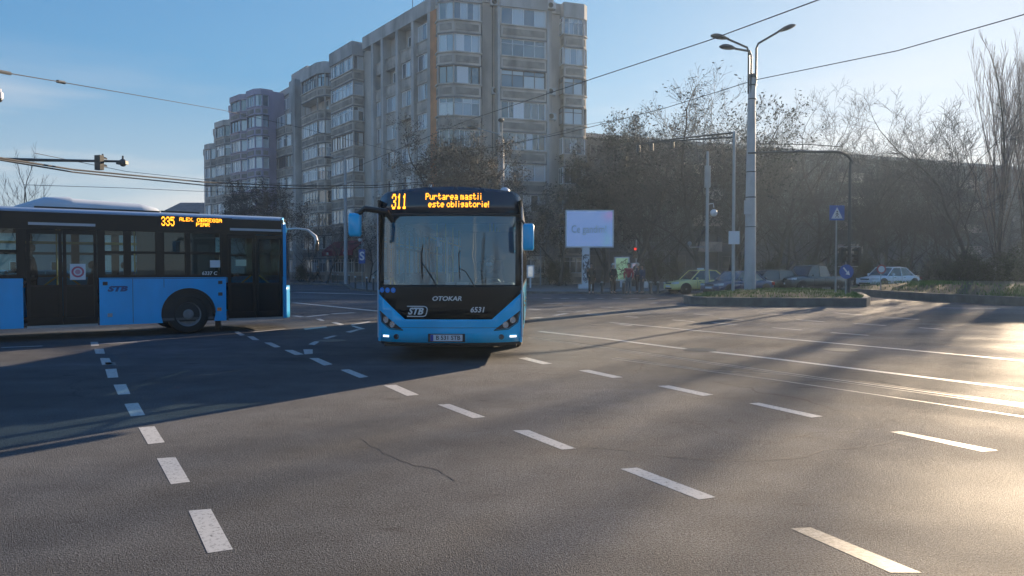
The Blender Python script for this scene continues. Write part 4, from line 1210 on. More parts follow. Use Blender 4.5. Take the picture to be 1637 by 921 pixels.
bus_side(B335, -1, L335, [(p1a, p1b, [(wc, .62, .5)]), (d2b+.06, L335-.05, [(wc+5.9, .62, .5)])], wins,
         [(d1a, d1b, 2), (d2a, d2b, 2)], 1.38, M_BLUE2, 1.97, 2.46, 2.86, zs=.29, tf=.05)
bus_side(B335, 1, L335, [(.05, L335-.05, [(wc, .62, .5), (wc+5.9, .62, .5)])],
         [(.3, 1.2), (1.45, 2.7), (2.8, 3.6), (3.72, 4.5), (4.62, 5.5), (5.62, 6.9), (7.0, 8.3), (8.4, 9.7), (9.8, 11.1)], [], 1.38, M_BLUE2, 1.97, 2.46, 2.86, zs=.29, tf=.05)
b = MB(); b.box(-L335, -L335+.06, -1.24, 1.24, .33, 2.8); b.build("rear_panel", M_BLUE2, B335)
b = MB(); b.box(-L335+.1, -.1, -1.15, 1.15, .30, .36); b.build("underbody", M_BLACKPL, B335)
interior(B335, L335, random.Random(4), zf=.40, tf=.3)
for sg in (-1, 1):
    wheel(B335, -wc, sg*1.08, .475, .29, sg, R(-4)); wheel(B335, -wc-5.9, sg*1.02, .475, .42, sg)
b = MB(); b.box(-1.0, -.15, -.9, 1.15, .45, 1.2); b.build("dashboard", M_DASH, B335, bev=.05)
b = MB(); b.box(-1.75, -1.7, .1, 1.15, .4, 2.4); b.build("cab_partition", M_DASH, B335)
b = MB(); b.box(-4.2, -1.78, .35, 1.2, .4, 1.25); b.build("wheel_box", M_DASH, B335)
b = MB(); b.box(-3.3, -1.8, -1.2, -.65, .4, 1.3); b.box(-3.5,-1.75,-1.215,-1.2,1.38,2.46); b.build("wheel_box", M_DASH, B335)
for px_ in (212, 262):
    b = MB(); b.box(-T5(px_)-.004, -T5(px_)+.004, -1.2535, -1.249, .32 if px_ < 240 else 1.14, 1.36); b.build("panel_seam", M_BLACKPL, B335)
b = MB(); b.box(-p1b+.02, -p1a-.02, -1.2535, -1.249, 1.352, 1.362); b.build("panel_seam", M_BLACKPL, B335)
# roof air conditioning fairing
ra, rb_ = T5(268), T5(40)
b = MB(); rg = []
for (x, w, h) in ((-ra, .55, .02), (-ra-.12, .75, .12), (-ra-.5, .86, .185), (-ra-1.9, .92, .235), (-rb_+.9, .92, .27), (-rb_+.4, .88, .24), (-rb_-.1, .7, .05), (-rb_-.2, .6, .0)):
    rg.append([(x, -w, 2.93), (x, -w, 2.965+h*.35), (x, -w+.12, 2.975+h*.85), (x, -w+.35, 2.985+h), (x, w-.35, 2.985+h), (x, w-.12, 2.975+h*.85), (x, w, 2.965+h*.35), (x, w, 2.93)])
b.loft(rg); b.build("roof_unit", M_ROOFW, B335, smooth=True, angle=60)
b = MB(); b.box(-rb_+.2, -ra-.1, -.96, .96, 2.955, 2.985); b.box(-ra-.0, -ra+.9, -.5, .5, 2.97, 3.03); b.build("roof_rail", M_BLACKPL, B335)
# side destination display
ps = lambda u, v: (u, -1.256, v)
xs0 = -T5(259)
b = MB(); b.box(-T5(256), -T5(372), -1.252, -1.247, 2.54, 2.85); b.build("side_sign", M_BBLACK, B335)
dots("route_lettering", B335, "335", xs0, 2.835, .0168, .031, ps, bold=1, fill=1.05)
dots("message_lettering", B335, "ALEX.", xs0+.40, 2.83, .0125, .0125, ps, bold=1, fill=1.1)
dots("message_lettering", B335, "OBREGIA", xs0+.80, 2.825, .0148, .0125, ps, bold=1, fill=1.15)
dots("message_lettering", B335, "PIAR", xs0+.78, 2.715, .0148, .0125, ps, bold=1, fill=1.15)
def sidebox(name, pa, pb, z0, z1, m, par=B335, k=.003):
    b = MB(); b.box(-T5(pa), -T5(pb), -1.25-k, -1.2465, z0, z1); return b.build(name, m, par)
st = sidebox("door_notice", 112, 137, 1.34, 1.70, M_PLATE)
b = MB(); xc = -(T5(112)+T5(137))/2; b.ring((xc, -1.2535, 1.52), (0, -1, 0), .085, .125, .002, 24); b.build("red_ring", mat("sticker_red", (.45, .08, .14), .5), st)
b = MB(); b.cyl((xc, -1.2535, 1.52), (0, -1, 0), .055, .002, 16); b.build("symbol", mat("sticker_pink", (.5, .25, .32), .5), st)
sidebox("paper_notice", 336, 352, 1.62, 1.80, M_PLATE)
sidebox("door_notice", 377, 394, 1.66, 1.82, mat("notice_green", (.42, .5, .38), .6))
text_mesh("fleet_number", "6337 C", .12, M_WHITE, B335, lambda u, v: (-T5(335)+u, -1.2525, 1.475+v), shear=.1, bold=.003)
text_mesh("operator_logo", "STB", .16, mat("dim_lettering", (.015, .08, .22), .5), B335, lambda u, v: (-T5(187)+u, -1.2525, 1.12+v), shear=.25, bold=.01, sx=1.5)
for (px, z, m_) in ((168, 1.25, M_BLACKPL), (175, .52, M_METAL), (352, 1.25, M_DARKMET), (352, .96, M_DARKMET), (350, .58, M_ORANGE)):
    b = MB(); xx = -T5(px); b.box(xx-.05, xx+.05, -1.262, -1.249, z-.04, z+.04); b.build("side_marker_lamp", m_, B335, bev=.01)
b = MB(); b.box(-wc+.72, -wc+.78, -1.1, -.75, .06, .35); b.build("mud_flap", M_BLACKPL, B335)
b = MB(); b.tube([(.05, -1.05, 2.62), (.35, -1.12, 2.66), (.62, -1.22, 2.62), (.80, -1.28, 2.45), (.84, -1.3, 2.25)], [.022, .022, .03, .045, .05], 8)
ma_ = b.build("mirror_arm", M_ROOFW, B335, smooth=True)
b = MB(); b.box(.80, .87, -1.36, -1.24, 2.05, 2.36); b.build("mirror_shell", M_BLACKPL, ma_, bev=.04)
b = MB(); b.tube([(-.01, -1.19, 2.84), (.02, -1.2, 2.84)], .04, 8); b.build("marker_lamp", M_ORANGE, B335)
# ------------------------------------------------------------------ people
def skin_chain(name, chains, m, parent=None, levels=1):
    """chains: list of lists of (x,y,z,r); points closer than 1 mm are shared"""
    vs, rs, es = [], [], []
    def idx(p):
        for i, v in enumerate(vs):
            if (Vector(v)-Vector(p[:3])).length < .001: return i
        vs.append(tuple(p[:3])); rs.append(p[3]); return len(vs)-1
    for ch in chains:
        k = [idx(p) for p in ch]
        for a, c in zip(k, k[1:]): es.append((a, c))
    me = bpy.data.meshes.new(name); me.from_pydata(vs, es, []); me.materials.append(m)
    ob = bpy.data.objects.new(name, me); COL.objects.link(ob)
    if parent: ob.parent = parent
    sk = ob.modifiers.new("skin", 'SKIN')
    if not me.skin_vertices:
        bm = bmesh.new(); bm.from_mesh(me); bm.verts.layers.skin.verify(); bm.to_mesh(me); bm.free()
    for i, r in enumerate(rs):
        rr_ = r if isinstance(r, tuple) else (r, r)
        me.skin_vertices[0].data[i].radius = rr_
    me.skin_vertices[0].data[0].use_root = True
    sk.use_smooth_shade = True
    s = ob.modifiers.new("sub", 'SUBSURF'); s.levels = levels; s.render_levels = levels
    # bake the modifiers so the object is plain geometry
    dg = bpy.context.evaluated_depsgraph_get(); dg.update()
    nm = bpy.data.meshes.new_from_object(ob.evaluated_get(dg))
    ob.modifiers.clear(); ob.data = nm; nm.name = name
    if not nm.materials: nm.materials.append(m)
    nm.polygons.foreach_set('use_smooth', [True]*len(nm.polygons))
    return ob
M_SKIN = mat("skin", (.42, .26, .19), .55)
M_HAIRD = mat("dark_hair", (.03, .022, .018), .6)
M_HAIRG = mat("grey_hair", (.38, .37, .36), .6)
def person(label, X, Y, z, face, H=1.72, coat=(.02, .022, .03), trou=(.02, .02, .025), hair=None, stride=0, arm=(0, 0), long_coat=False, hat=None, bag=None, seated=False, hatcol=(.03, .03, .035), scarf=None, mask=False, group=None):
    """face: heading angle of the front; local +x forward, +y left"""
    k = H/1.72; st = stride
    coatm = mat("coat_%02d%02d%02d" % tuple(int(c*99) for c in coat), coat, .8, var=.15, scale=9)
    troum = mat("trousers_%02d%02d%02d" % tuple(int(c*99) for c in trou), trou, .85, var=.1, scale=9)
    def S(p): return (p[0]*k, p[1]*k, p[2]*k, tuple(q*k for q in p[3]) if isinstance(p[3], tuple) else p[3]*k)
    hipz = .92; legs = []; feet = []
    for sg in (1, -1):
        f = st*sg
        if seated:
            hip = (0, sg*.1, .50); kn = (.44, sg*.14, .50); an = (.46, sg*.14, .09); toe = (.62, sg*.15, .04)
        else:
            hip = (0, sg*.09, .90); kn = (.22*f+.03, sg*.10, .50); an = (.38*f-(.06 if f < 0 else 0), sg*.10, .09 if f >= 0 else .12); toe = (an[0]+.17, sg*.115, .035)
        legs.append((hip, kn, an, toe))
    dz = -.40 if seated else 0
    arms = []
    for i, sg in enumerate((1, -1)):
        sw = arm[i]
        sh = (0, sg*.185, 1.40+dz)
        el = (-.03+.24*math.sin(sw*.7), sg*(.235), 1.40+dz-.28*math.cos(sw*.7))
        w = (el[0]+.25*math.sin(sw*1.35+.15), sg*(.225-.02*sw), el[2]-.25*math.cos(sw*1.35+.15))
        arms.append((sh, el, w, sg, sw))
    ch = []
    ch.append([(0, 0, .95+dz, .11), (0, 0, 1.12+dz, .105), (.01, 0, 1.30+dz, .125), (0, 0, 1.43+dz, .075), (.01, 0, 1.50+dz, .048), (.02, 0, 1.56+dz, .062), (.025, 0, 1.63+dz, .086), (.015, 0, 1.685+dz, .07)])
    for hip, kn, an, toe in legs:
        ch.append([(0, 0, .95+dz, .11), (*hip, .085), (*kn, .055), (*an, .038), (*toe, .03)])
    for sh, el, w, sg, sw in arms:
        d = (Vector(w)-Vector(el)).normalized()
        palm = Vector(w)+d*.06
        ch.append([(.01, 0, 1.30+dz, .125), (*sh, .06), (*el, .042), (*w, .027), (*palm, .026)])
    body = skin_chain("person", [[S(p) for p in c] for c in ch], M_SKIN)
    # hands: five fingers each, joined into the body mesh
    fb = MB()
    for sh, el, w, sg, sw in arms:
        d = (Vector(w)-Vector(el)).normalized(); side = Vector((1, 0, 0)) if abs(d.x) < .7 else Vector((0, 0, 1))
        side = (side-d*side.dot(d)).normalized(); inn = Vector((0, -sg, 0))
        palm = Vector(w)+d*.055
        for j, (o, l) in enumerate(((-.030, .062), (-.010, .074), (.010, .07), (.028, .055))):
            p0 = palm+side*o+d*.015; p1 = p0+d*l*.55; p2 = p1+(d*.6+inn*.6)*l*.5
            fb.tube([tuple(q*k) for q in (p0, p1, p2)], [.0095*k, .009*k, .007*k], 5)
        p0 = Vector(w)+d*.02+side*.02; p1 = p0+(side*.8+d*.6)*.04; p2 = p1+(d+inn*.3)*.03
        fb.tube([tuple(q*k) for q in (p0, p1, p2)], [.011*k, .010*k, .008*k], 5)
    # face: nose, lips, ears, eyes
    zc = 1.615+dz
    fb.loft([[(q[0]*k, q[1]*k, q[2]*k) for q in r_] for r_ in ([(.095, -.008, zc+.03), (.095, .008, zc+.03), (.1, 0, zc+.035)], [(.10, -.017, zc-.02), (.10, .017, zc-.02), (.128, 0, zc-.012)])])
    for sg in (-1, 1): fb.ball((.015*k, sg*.088*k, (zc+.005)*k), .026*k, (.5, .35, 1), 8, 6)
    for sg in (-1, 1): fb.ball((.096*k, sg*.032*k, (zc+.018)*k), .012*k, (.6, 1.2, .7), 8, 6)
    fb.ball((.102*k, 0, (zc-.05)*k), .02*k, (.5, 1.2, .4), 8, 6)
    bm = bmesh.new(); bm.from_mesh(body.data); vv = [bm.verts.new(p) for p in fb.v]
    for f in fb.f:
        try: bm.faces.new([vv[i] for i in f]).smooth = True
        except Exception: pass
    bm.to_mesh(body.data); bm.free()
    body.location = (X, Y, z); body.rotation_euler = (0, 0, face)
    tag(body, label, "person", group)
    g = .024
    # coat
    hem = .55 if long_coat else .86
    c = []
    if seated: tor = [(0, 0, .52, (.17, .13)), (0, 0, .72, (.15, .12)), (.01, 0, .90, (.17, .135)), (0, 0, 1.03, (.13, .09))]
    else: tor = [(-.0, 0, hem, (.19, .16)), (0, 0, 1.12, (.155, .125)), (.01, 0, 1.30, (.175, .14)), (0, 0, 1.43, (.125, .09))]
    c.append(tor)
    for sh, el, w, sg, sw in arms:
        w2 = Vector(el).lerp(Vector(w), .93)
        c.append([tor[2], (*sh, .082), (*el, .066), (*w2, .05)])
    co = skin_chain("coat", [[S(p) for p in q] for q in c], coatm, body)
    t = [[(0, 0, hipz+dz+.03, .125)]+[(*legs[0][0], .105), (*legs[0][1], .078), (*Vector(legs[0][1]).lerp(Vector(legs[0][2]), .88), .062)],
         [(0, 0, hipz+dz+.03, .125)]+[(*legs[1][0], .105), (*legs[1][1], .078), (*Vector(legs[1][1]).lerp(Vector(legs[1][2]), .88), .062)]]
    skin_chain("trousers", [[S(p) for p in q] for q in t], troum, body)
    b = MB()
    for hip, kn, an, toe in legs:
        b.loft([[(q[0]*k, q[1]*k, max(.0, q[2])*k) for q in r_] for r_ in
            ([(an[0]-.07, an[1]-.04, an[2]-.09), (an[0]-.07, an[1]+.04, an[2]-.09), (an[0]-.06, an[1]+.035, an[2]+.03), (an[0]-.06, an[1]-.035, an[2]+.03)],
             [(an[0]+.04, an[1]-.05, toe[2]-.035), (an[0]+.04, an[1]+.05, toe[2]-.035), (an[0]+.04, an[1]+.045, an[2]+.0), (an[0]+.04, an[1]-.045, an[2]+.0)],
             [(toe[0]+.03, toe[1]-.04, toe[2]-.035), (toe[0]+.03, toe[1]+.04, toe[2]-.035), (toe[0]+.02, toe[1]+.035, toe[2]+.02), (toe[0]+.02, toe[1]-.035, toe[2]+.02)])])
    b.build("shoe", M_BLACKPL, body, smooth=True)
    b = MB()
    hz = 1.64+dz
    if hat: b.ball((.012*k, 0, (hz+.02)*k), .108*k, (1.02, .93, 1.0), 14, 8); hm = mat("hat_%d" % int(sum(hatcol)*100), hatcol, .85)
    else:
        b.ball((-.005*k, 0, (hz+.012)*k), .105*k, (.98, .95, 1.0), 14, 8); hm = hair or M_HAIRD
    # cut away the face half below the brow
    keep = [f for f in b.f if not (sum(b.v[i][0] for i in f)/len(f) > .03*k and sum(b.v[i][2] for i in f)/len(f) < (hz+.035)*k) and sum(b.v[i][2] for i in f)/len(f) > (hz-.07)*k]
    b.f = keep; b.m = [0]*len(keep)
    b.build("hat" if hat else "hair", hm, body, smooth=True)
    if scarf:
        b = MB(); b.ring((.0, 0, (1.45+dz)*k), (0, 0, 1), .055*k, .10*k, .07*k, 14); b.build("scarf", mat("scarf", scarf, .9), body, smooth=True)
    if mask:
        b = MB(); b.ball((.055*k, 0, (zc-.035)*k), .062*k, (1.0, 1.0, .75), 12, 8); b.build("face_mask", mat("mask_white", (.65, .68, .7), .7), body, smooth=True)
    return body
def pgr(px, py, z=.15):
    return G(px, py, z)
x, y = pgr(945, 470.5); person("person in a long black coat standing alone below the lit billboard", x, y, .15, R(-75), 1.72, (.014, .014, .018), (.014, .014, .018), long_coat=True, arm=(.1, .15))
x, y = pgr(980, 470); person("person in a dark coat and pale hat carrying bags by the bollards", x, y, .15, R(-60), 1.70, (.016, .016, .022), (.03, .02, .02), hat=True, hatcol=(.5, .5, .48), arm=(.2, .1))
x, y = pgr(1005, 470.5); person("person in a red jacket and grey trousers beside the lit poster", x, y, .15, R(-110), 1.72, (.30, .03, .045), (.11, .12, .14), arm=(.15, .1))
x, y = pgr(1019, 469.5); person("person in a navy coat with grey hair waiting at the kerb", x, y, .15, R(170), 1.74, (.03, .035, .07), (.02, .02, .03), hair=M_HAIRG, arm=(.4, .2))
x, y = pgr(1027, 470); person("person in a blue grey jacket holding a white shopping bag", x, y, .15, R(-160), 1.62, (.07, .085, .13), (.10, .10, .12), arm=(.1, 0))
bag = thing("shopping_bag", "white plastic shopping bag hanging from the hand of the rightmost pedestrian", "bag", (pgr(1031, 470)[0], pgr(1031, 470)[1]-.05, .5))
b = MB(); b.loft([[(-.16, -.05, 0), (.16, -.05, 0), (.16, .05, 0), (-.16, .05, 0)], [(-.18, -.08, .2), (.18, -.08, .2), (.18, .08, .2), (-.18, .08, .2)], [(-.14, -.03, .36), (.14, -.03, .36), (.14, .03, .36), (-.14, .03, .36)]])
b.build("pouch", mat("bag_white", (.6, .62, .64), .5), bag, bev=.02)
b = MB(); b.tube([(-.1, 0, .36), (-.05, 0, .5), (.05, 0, .5), (.1, 0, .36)], .01, 5); b.build("handle", M_WHITE, bag)
x, y = pgr(484, 449.5); person("person walking with white shoes and dark jacket on the far left pavement", x, y, .14, R(0), 1.78, (.015, .015, .02), (.02, .02, .025), stride=1, arm=(.5, -.3), mask=True)
x, y = pgr(508, 451); person("person in a grey coat walking under the bare tree behind the left bus", x, y, .14, R(200), 1.70, (.13, .12, .11), (.02, .02, .02), stride=-1, arm=(-.4, .5), hat=True)
# drivers and passengers
M311 = Matrix.Translation(B311.location) @ Matrix.Rotation(B311.rotation_euler.z, 4, 'Z')
M335 = Matrix.Translation(B335.location) @ Matrix.Rotation(B335.rotation_euler.z, 4, 'Z')
def seatp(M, rz, lx, ly, lz, label, **kw):
    p = M @ Vector((lx, ly, lz)); return person(label, p.x, p.y, p.z, rz+kw.pop('turn', 0), seated=True, **kw)
seatp(M311, B311.rotation_euler.z, -1.45, .62, .50, "driver in a dark jacket seated at the wheel of the bus facing us", coat=(.03, .035, .045), arm=(1.05, 1.05), mask=True)
seatp(M335, B335.rotation_euler.z, -1.25, .62, .62, "driver in a dark jacket at the wheel of the crossing bus", coat=(.02, .02, .03), arm=(1.05, 1.05))
def standp(lx, ly, label, **kw):
    p = M335 @ Vector((lx, ly, .40)); return person(label, p.x, p.y, p.z, B335.rotation_euler.z+kw.pop('turn', 0), **kw)
standp(-T5(50), -.75, "passenger in a dark coat standing just inside the middle door", coat=(.02, .02, .025), turn=R(180), arm=(.2, .9))
for i, (lx, ly, c_, lab, tn) in enumerate([(-4.35, -.72, (.10, .03, .03), "passenger in a maroon jacket seated by the window ahead of the middle door", 0), (-3.5, .7, (.02, .03, .05), "passenger in a navy coat seated on the far side of the crossing bus", 0), (-7.4, -.7, (.12, .12, .13), "passenger in a grey coat seated behind the middle door", 0)]):
    seatp(M335, B335.rotation_euler.z, lx, ly, .42, lab, coat=c_, arm=(.5, .5))
# ------------------------------------------------------------------ cars
def car(name, label, X, Y, rz, L=4.3, W=1.74, H=1.48, paint=None, kind='sedan', group=None, z=0, plate=True):
    t = thing(name, label, "car", (X, Y, z), rz, group)
    pick = kind == 'pickup'; hw = W/2
    zb = .22 if not pick else .38; belt = .60*H if not pick else .60*H; hood = .53*H if not pick else .575*H
    fo, ro = .80, L-(.78 if kind != 'pickup' else 1.15)
    tail = {'sedan': .60*H, 'hatch': .62*H, 'pickup': .56*H, 'suv': .62*H}[kind]
    wsb = {'sedan': .27*L, 'hatch': .25*L, 'pickup': .25*L, 'suv': .24*L}[kind]          # windscreen base, from front
    rft = {'sedan': .42*L, 'hatch': .40*L, 'pickup': .37*L, 'suv': .37*L}[kind]
    rfr = {'sedan': .68*L, 'hatch': .86*L, 'pickup': .62*L, 'suv': .9*L}[kind]
    rwb = {'sedan': .85*L, 'hatch': .965*L, 'pickup': .69*L, 'suv': .975*L}[kind]
    st = [(0.0, .72, zb+.12, .36*H), (.05, .86, zb+.02, .44*H), (.25, .955, zb, hood-.06), (.7, .985, zb, hood), (wsb, 1.0, zb, belt), (rft, 1.0, zb, belt+.005), (L*.55, 1.0, zb, belt+.01),
          (rfr, 1.0, zb, belt+.015), (rwb, .985, zb, tail+.01), (L-.12, .95, zb+.02, tail-.01), (L-.02, .90, zb+.06, tail-.06), (L, .82, zb+.2, tail-.2)]
    if pick: st = [(0.0, .78, zb+.12, .42*H), (.05, .90, zb+.02, .52*H), (.25, .965, zb, hood-.02), (.7, .99, zb, hood), (wsb, 1.0, zb, belt), (rft, 1.0, zb, belt), (L*.5, 1.0, zb, belt),
          (rfr, 1.0, zb, belt), (rwb, 1, zb, belt), (L-.12, .98, zb+.02, belt-.02), (L-.02, .96, zb+.06, belt-.06), (L, .94, zb+.15, belt-.12)]
    rings = []
    for x, wf, z0, z1 in st:
        h = hw*wf; zm = z0+(z1-z0)*.55
        half = [(-x, h*.80, z0), (-x, h*.96, z0+.06), (-x, h, zm-.08), (-x, h*.995, zm+.05), (-x, h*.955, z1-.05), (-x, h*.86, z1), (-x, h*.4, z1+.03)]
        rings.append(half+[(q[0], -q[1], q[2]) for q in reversed(half)])
    b = MB(); b.loft(rings); body = b.build("body", paint, t, smooth=True, sub=1, angle=60)
    # glasshouse
    zr_ = H-.05; ti = .80
    def gh(name_, m, k, z0o=0, zt_=None):
        b = MB(); zt2 = zr_ if zt_ is None else zt_
        rr1 = [(-(wsb+.02), s*hw*.86*k, belt-.06) for s in (1, -1)]; 
        A = [(-(wsb+.0), hw*.87*k, belt-.04), (-(wsb), -hw*.87*k, belt-.04), (-rft, -hw*ti*k*.95, zr_), (-rft, hw*ti*k*.95, zr_)]
        B_ = [(-(rwb), hw*.86*k, tail-.02 if not pick else belt-.04), (-(rwb), -hw*.86*k, tail-.02 if not pick else belt-.04), (-rfr, -hw*ti*k*.95, zr_-.02), (-rfr, hw*ti*k*.95, zr_-.02)]
        mid = -(wsb+rwb)/2; C_ = [(mid, hw*.93*k, belt-.04), (mid, -hw*.93*k, belt-.04), (mid, -hw*ti*k, zr_+.01), (mid, hw*ti*k, zr_+.01)]
        b.loft([A, C_, B_]); return b.build(name_, m, t), A, C_, B_
    g_, A, C_, B_ = gh("window_glass", mat("car_glass", (.03, .045, .055), .04, coat=1.0), 1.0)
    b = MB()
    rv = []
    for (q, dx, dz) in ((A, .03, -.012), (A, -.08, .028), (C_, 0, .045), (B_, .08, .03), (B_, -.05, -.015)):
        l, r = Vector(q[3]), Vector(q[2]); x = l.x+dx; z2 = l.z+dz
        rv.append([(x, l.y+.02, z2-.035), (x, l.y-.04, z2), (x, r.y+.04, z2), (x, r.y-.02, z2-.035)])
    b.loft(rv); b.build("roof", paint, t, smooth=True, angle=40)
    pm2 = paint if not pick else M_BLACKPL
    for q, rr_ in ((A, .035), (B_, .05)):
        for i, j in ((0, 3), (1, 2)): MB().tube([q[i], q[j]], rr_, 6).build("pillar", pm2, t)
    for s in (0, 1):
        m0 = Vector(C_[s]); m1 = Vector(C_[3-s])
        MB().tube([(m0.x, m0.y*1.003, m0.z), (m1.x, m1.y*1.003, m1.z)], .03, 5).build("pillar", pm2, t)
        MB().tube([A[3-s], C_[3-s], B_[3-s]], .028, 5).build("roof_rail", pm2, t)
    if pick:
        b = MB(); b.box(-L+.1, -rwb-.05, -hw*.82, hw*.82, belt-.02, belt+.0); b.build("load_bed_cover", M_BLACKPL, t)
    # arches and wheels
    wr = .31 if not pick else .39
    for x in (fo, ro):
        for s in (1, -1):
            b = MB(); b.cyl((-x, s*(hw-.22), wr+.02), (0, s, 0), wr+.065, .228, 26); b.build("wheel_arch", M_BLACKPL, t)
            wheel(t, -x, s*(hw-.085), wr, .2, s)
    # lights, grille, bumper, mirrors, plate
    zl = hood-.13
    for s in (1, -1):
        b = MB(); b.loft([[(-.035, s*hw*.42, zl-.05), (-.03, s*hw*.42, zl+.03), (-.02, s*hw*.80, zl+.07), (-.06, s*hw*.82, zl-.06)], [(-.10, s*hw*.42, zl-.05), (-.10, s*hw*.42, zl+.04), (-.34, s*hw*.965, zl+.09), (-.30, s*hw*.975, zl-.03)]])
        b.build("headlight", mat("headlamp", (.62, .66, .70), .08, coat=1), t, bev=.01)
        b = MB(); b.box(-L-.005, -L+.22, *sorted((s*hw*.62, s*hw*.965)), tail-.28, tail-.09); b.build("taillight", mat("tail_red", (.30, .01, .01), .2, coat=1), t, bev=.02)
        b = MB(); b.ball((-(wsb+.32), s*(hw+.09), belt+.07), .11, (.6, 1, .7), 10, 8); b.build("wing_mirror", paint, t, smooth=True)
        b = MB(); b.box(-(L*.62), -(L*.62)+.16, *sorted((s*(hw-.01), s*(hw+.018))), belt-.16, belt-.13); b.box(-(L*.42), -(L*.42)+.16, *sorted((s*(hw-.01), s*(hw+.018))), belt-.16, belt-.13); b.build("door_handle", M_BLACKPL, t)
    b = MB(); b.box(-.05, .006, -hw*.38, hw*.38, zl-.06, zl+.03); b.box(-.05, .004, -hw*.5, hw*.5, zb+.06, zb+.17); b.build("grille", M_BLACKPL, t, bev=.01)
    b = MB(); b.box(-.02, .018, -.26, .26, zb+.2, zb+.31); b.build("number_plate", M_PLATE, t)
    b = MB()
    for s in (1, -1):
        b.box(-ro+wr+.1, -fo-wr-.1, *sorted((s*hw*.96, s*hw*1.006)), zb-.0, zb+.09)
        for xd in (L*.36, L*.55): b.box(-xd-.006, -xd+.006, *sorted((s*hw*.99, s*hw*1.003)), zb+.12, belt-.06)
    b.build("sill_trim", M_BLACKPL, t)
    return t
def cpaint(n, c, m=0.0, r=.3): return mat("car_paint_"+n, c, r, metal=m, coat=.8, dirt=((.12, .11, .1), 1.5, .2))
M_TAXI = cpaint("yellow_green", (.85, .76, .30))
tx = car("taxi", "pale yellow taxi saloon waiting first in the queue behind the traffic island", XD(1068, 46.3), 46.3, R(195), 4.35, 1.74, 1.52, M_TAXI, 'sedan', group="cars queuing behind the island")
b = MB(); b.box(-2.35, -2.15, -.28, .28, 1.50, 1.62); b.build("roof_sign", M_PLATE, tx, bev=.03)
car("parked_car", "dark blue saloon between the yellow taxi and the tall lamp post", XD(1133, 43.0), 43.0, R(210), 4.6, 1.78, 1.46, cpaint("navy", (.025, .05, .13), .2), 'sedan', group="cars queuing behind the island")
car("parked_car", "black estate partly hidden by the tall lamp post", XD(1178, 46.5), 46.5, R(203), 4.5, 1.78, 1.52, cpaint("black", (.012, .013, .016), .2), 'hatch', group="cars queuing behind the island")
car("pickup_truck", "dark grey double cab pickup right of the tall lamp post", XD(1250, 47.0), 47.0, R(207), 5.2, 1.86, 1.82, cpaint("slate", (.06, .075, .085), .3), 'pickup', group="cars queuing behind the island")
car("parked_car", "silver white saloon behind the grassy median on the right", XD(1382, 49.5), 49.5, R(204), 4.5, 1.78, 1.45, cpaint("white", (.75, .80, .84)), 'sedan', z=.25)
# cars beyond the crossing bus, seen through its windows
for i, (px, D, c, n, lab, k) in enumerate([(30, 37, (.45, .48, .52), "silver", "silver hatchback seen through the rear windows of the crossing bus", 'hatch'), (110, 38, (.10, .22, .28), "teal", "teal car seen through the middle door of the crossing bus", 'hatch'),
        (185, 36.5, (.50, .54, .56), "palegrey", "pale grey saloon seen through the first side window of the crossing bus", 'sedan'), (255, 39, (.10, .30, .42), "sky", "light blue hatchback seen through the second side window of the crossing bus", 'hatch'), (330, 41, (.16, .03, .04), "maroon", "maroon saloon behind the dark front windows of the crossing bus", 'sedan')]):
    car("parked_car", lab, XD(px, D)+2, D, R(12+i*2), 4.3, 1.75, 1.5, cpaint(n, c), k, group="cars parked beyond the crossing bus")
# ------------------------------------------------------------------ street furniture
def lamp_head(parent, p, ang, tilt=.2, s=1.0):
    """cobra head lantern at p pointing along ang"""
    b = MB(); d = Vector((math.cos(ang), math.sin(ang), 0)); sd_ = Vector((-d.y, d.x, 0)); rings = []
    for t_, w, h in ((-.12, .05, .05), (0, .10, .08), (.2, .20, .15), (.45, .24, .17), (.65, .20, .13), (.80, .08, .05)):
        c = Vector(p)+d*t_*s+Vector((0, 0, t_*tilt*s)); ring_ = []
        for i in range(10):
            a = 2*math.pi*i/10; zz = math.sin(a)*h*(1 if math.sin(a) > 0 else .55); ring_.append(tuple(c+sd_*math.cos(a)*w*s+Vector((0, 0, zz*s))))
        rings.append(ring_)
    b.loft(rings); return b.build("lamp_head", M_DARKMET, parent, smooth=True, angle=60)
def sided(*a): return sorted(a)
LP = thing("street_lamp", "tall thick concrete lamp post with three lantern arms standing on the traffic island", "street lamp", (XD(1199, 38), 38, .3))
b = MB(); b.tube([(0, 0, -.2), (0, 0, 4), (0, 0, 9.6), (.04, 0, 11.1)], [.29, .265, .19, .17], 16); b.build("pole", M_CONPOLE, LP, smooth=True)
b = MB(); b.cyl((.03, 0, 9.9), (0, 0, 1), .21, .06, 16); b.cyl((.03, 0, 10.6), (0, 0, 1), .21, .06, 16); b.cyl((.04, 0, 11.0), (0, 0, 1), .24, .18, 16); b.cyl((.0, 0, 6.2), (0, 0, 1), .25, .05, 16); b.cyl((0, 0, 4.9), (0, 0, 1), .27, .06, 16); b.cyl((0, 0, 3.4), (0, 0, 1), .285, .04, 16)
b.build("clamp", M_DARKMET, LP)
b = MB(); b.box(-.42, -.05, -.34, -.24, 4.05, 4.75); b.build("cabinet", M_CONPOLE, LP)
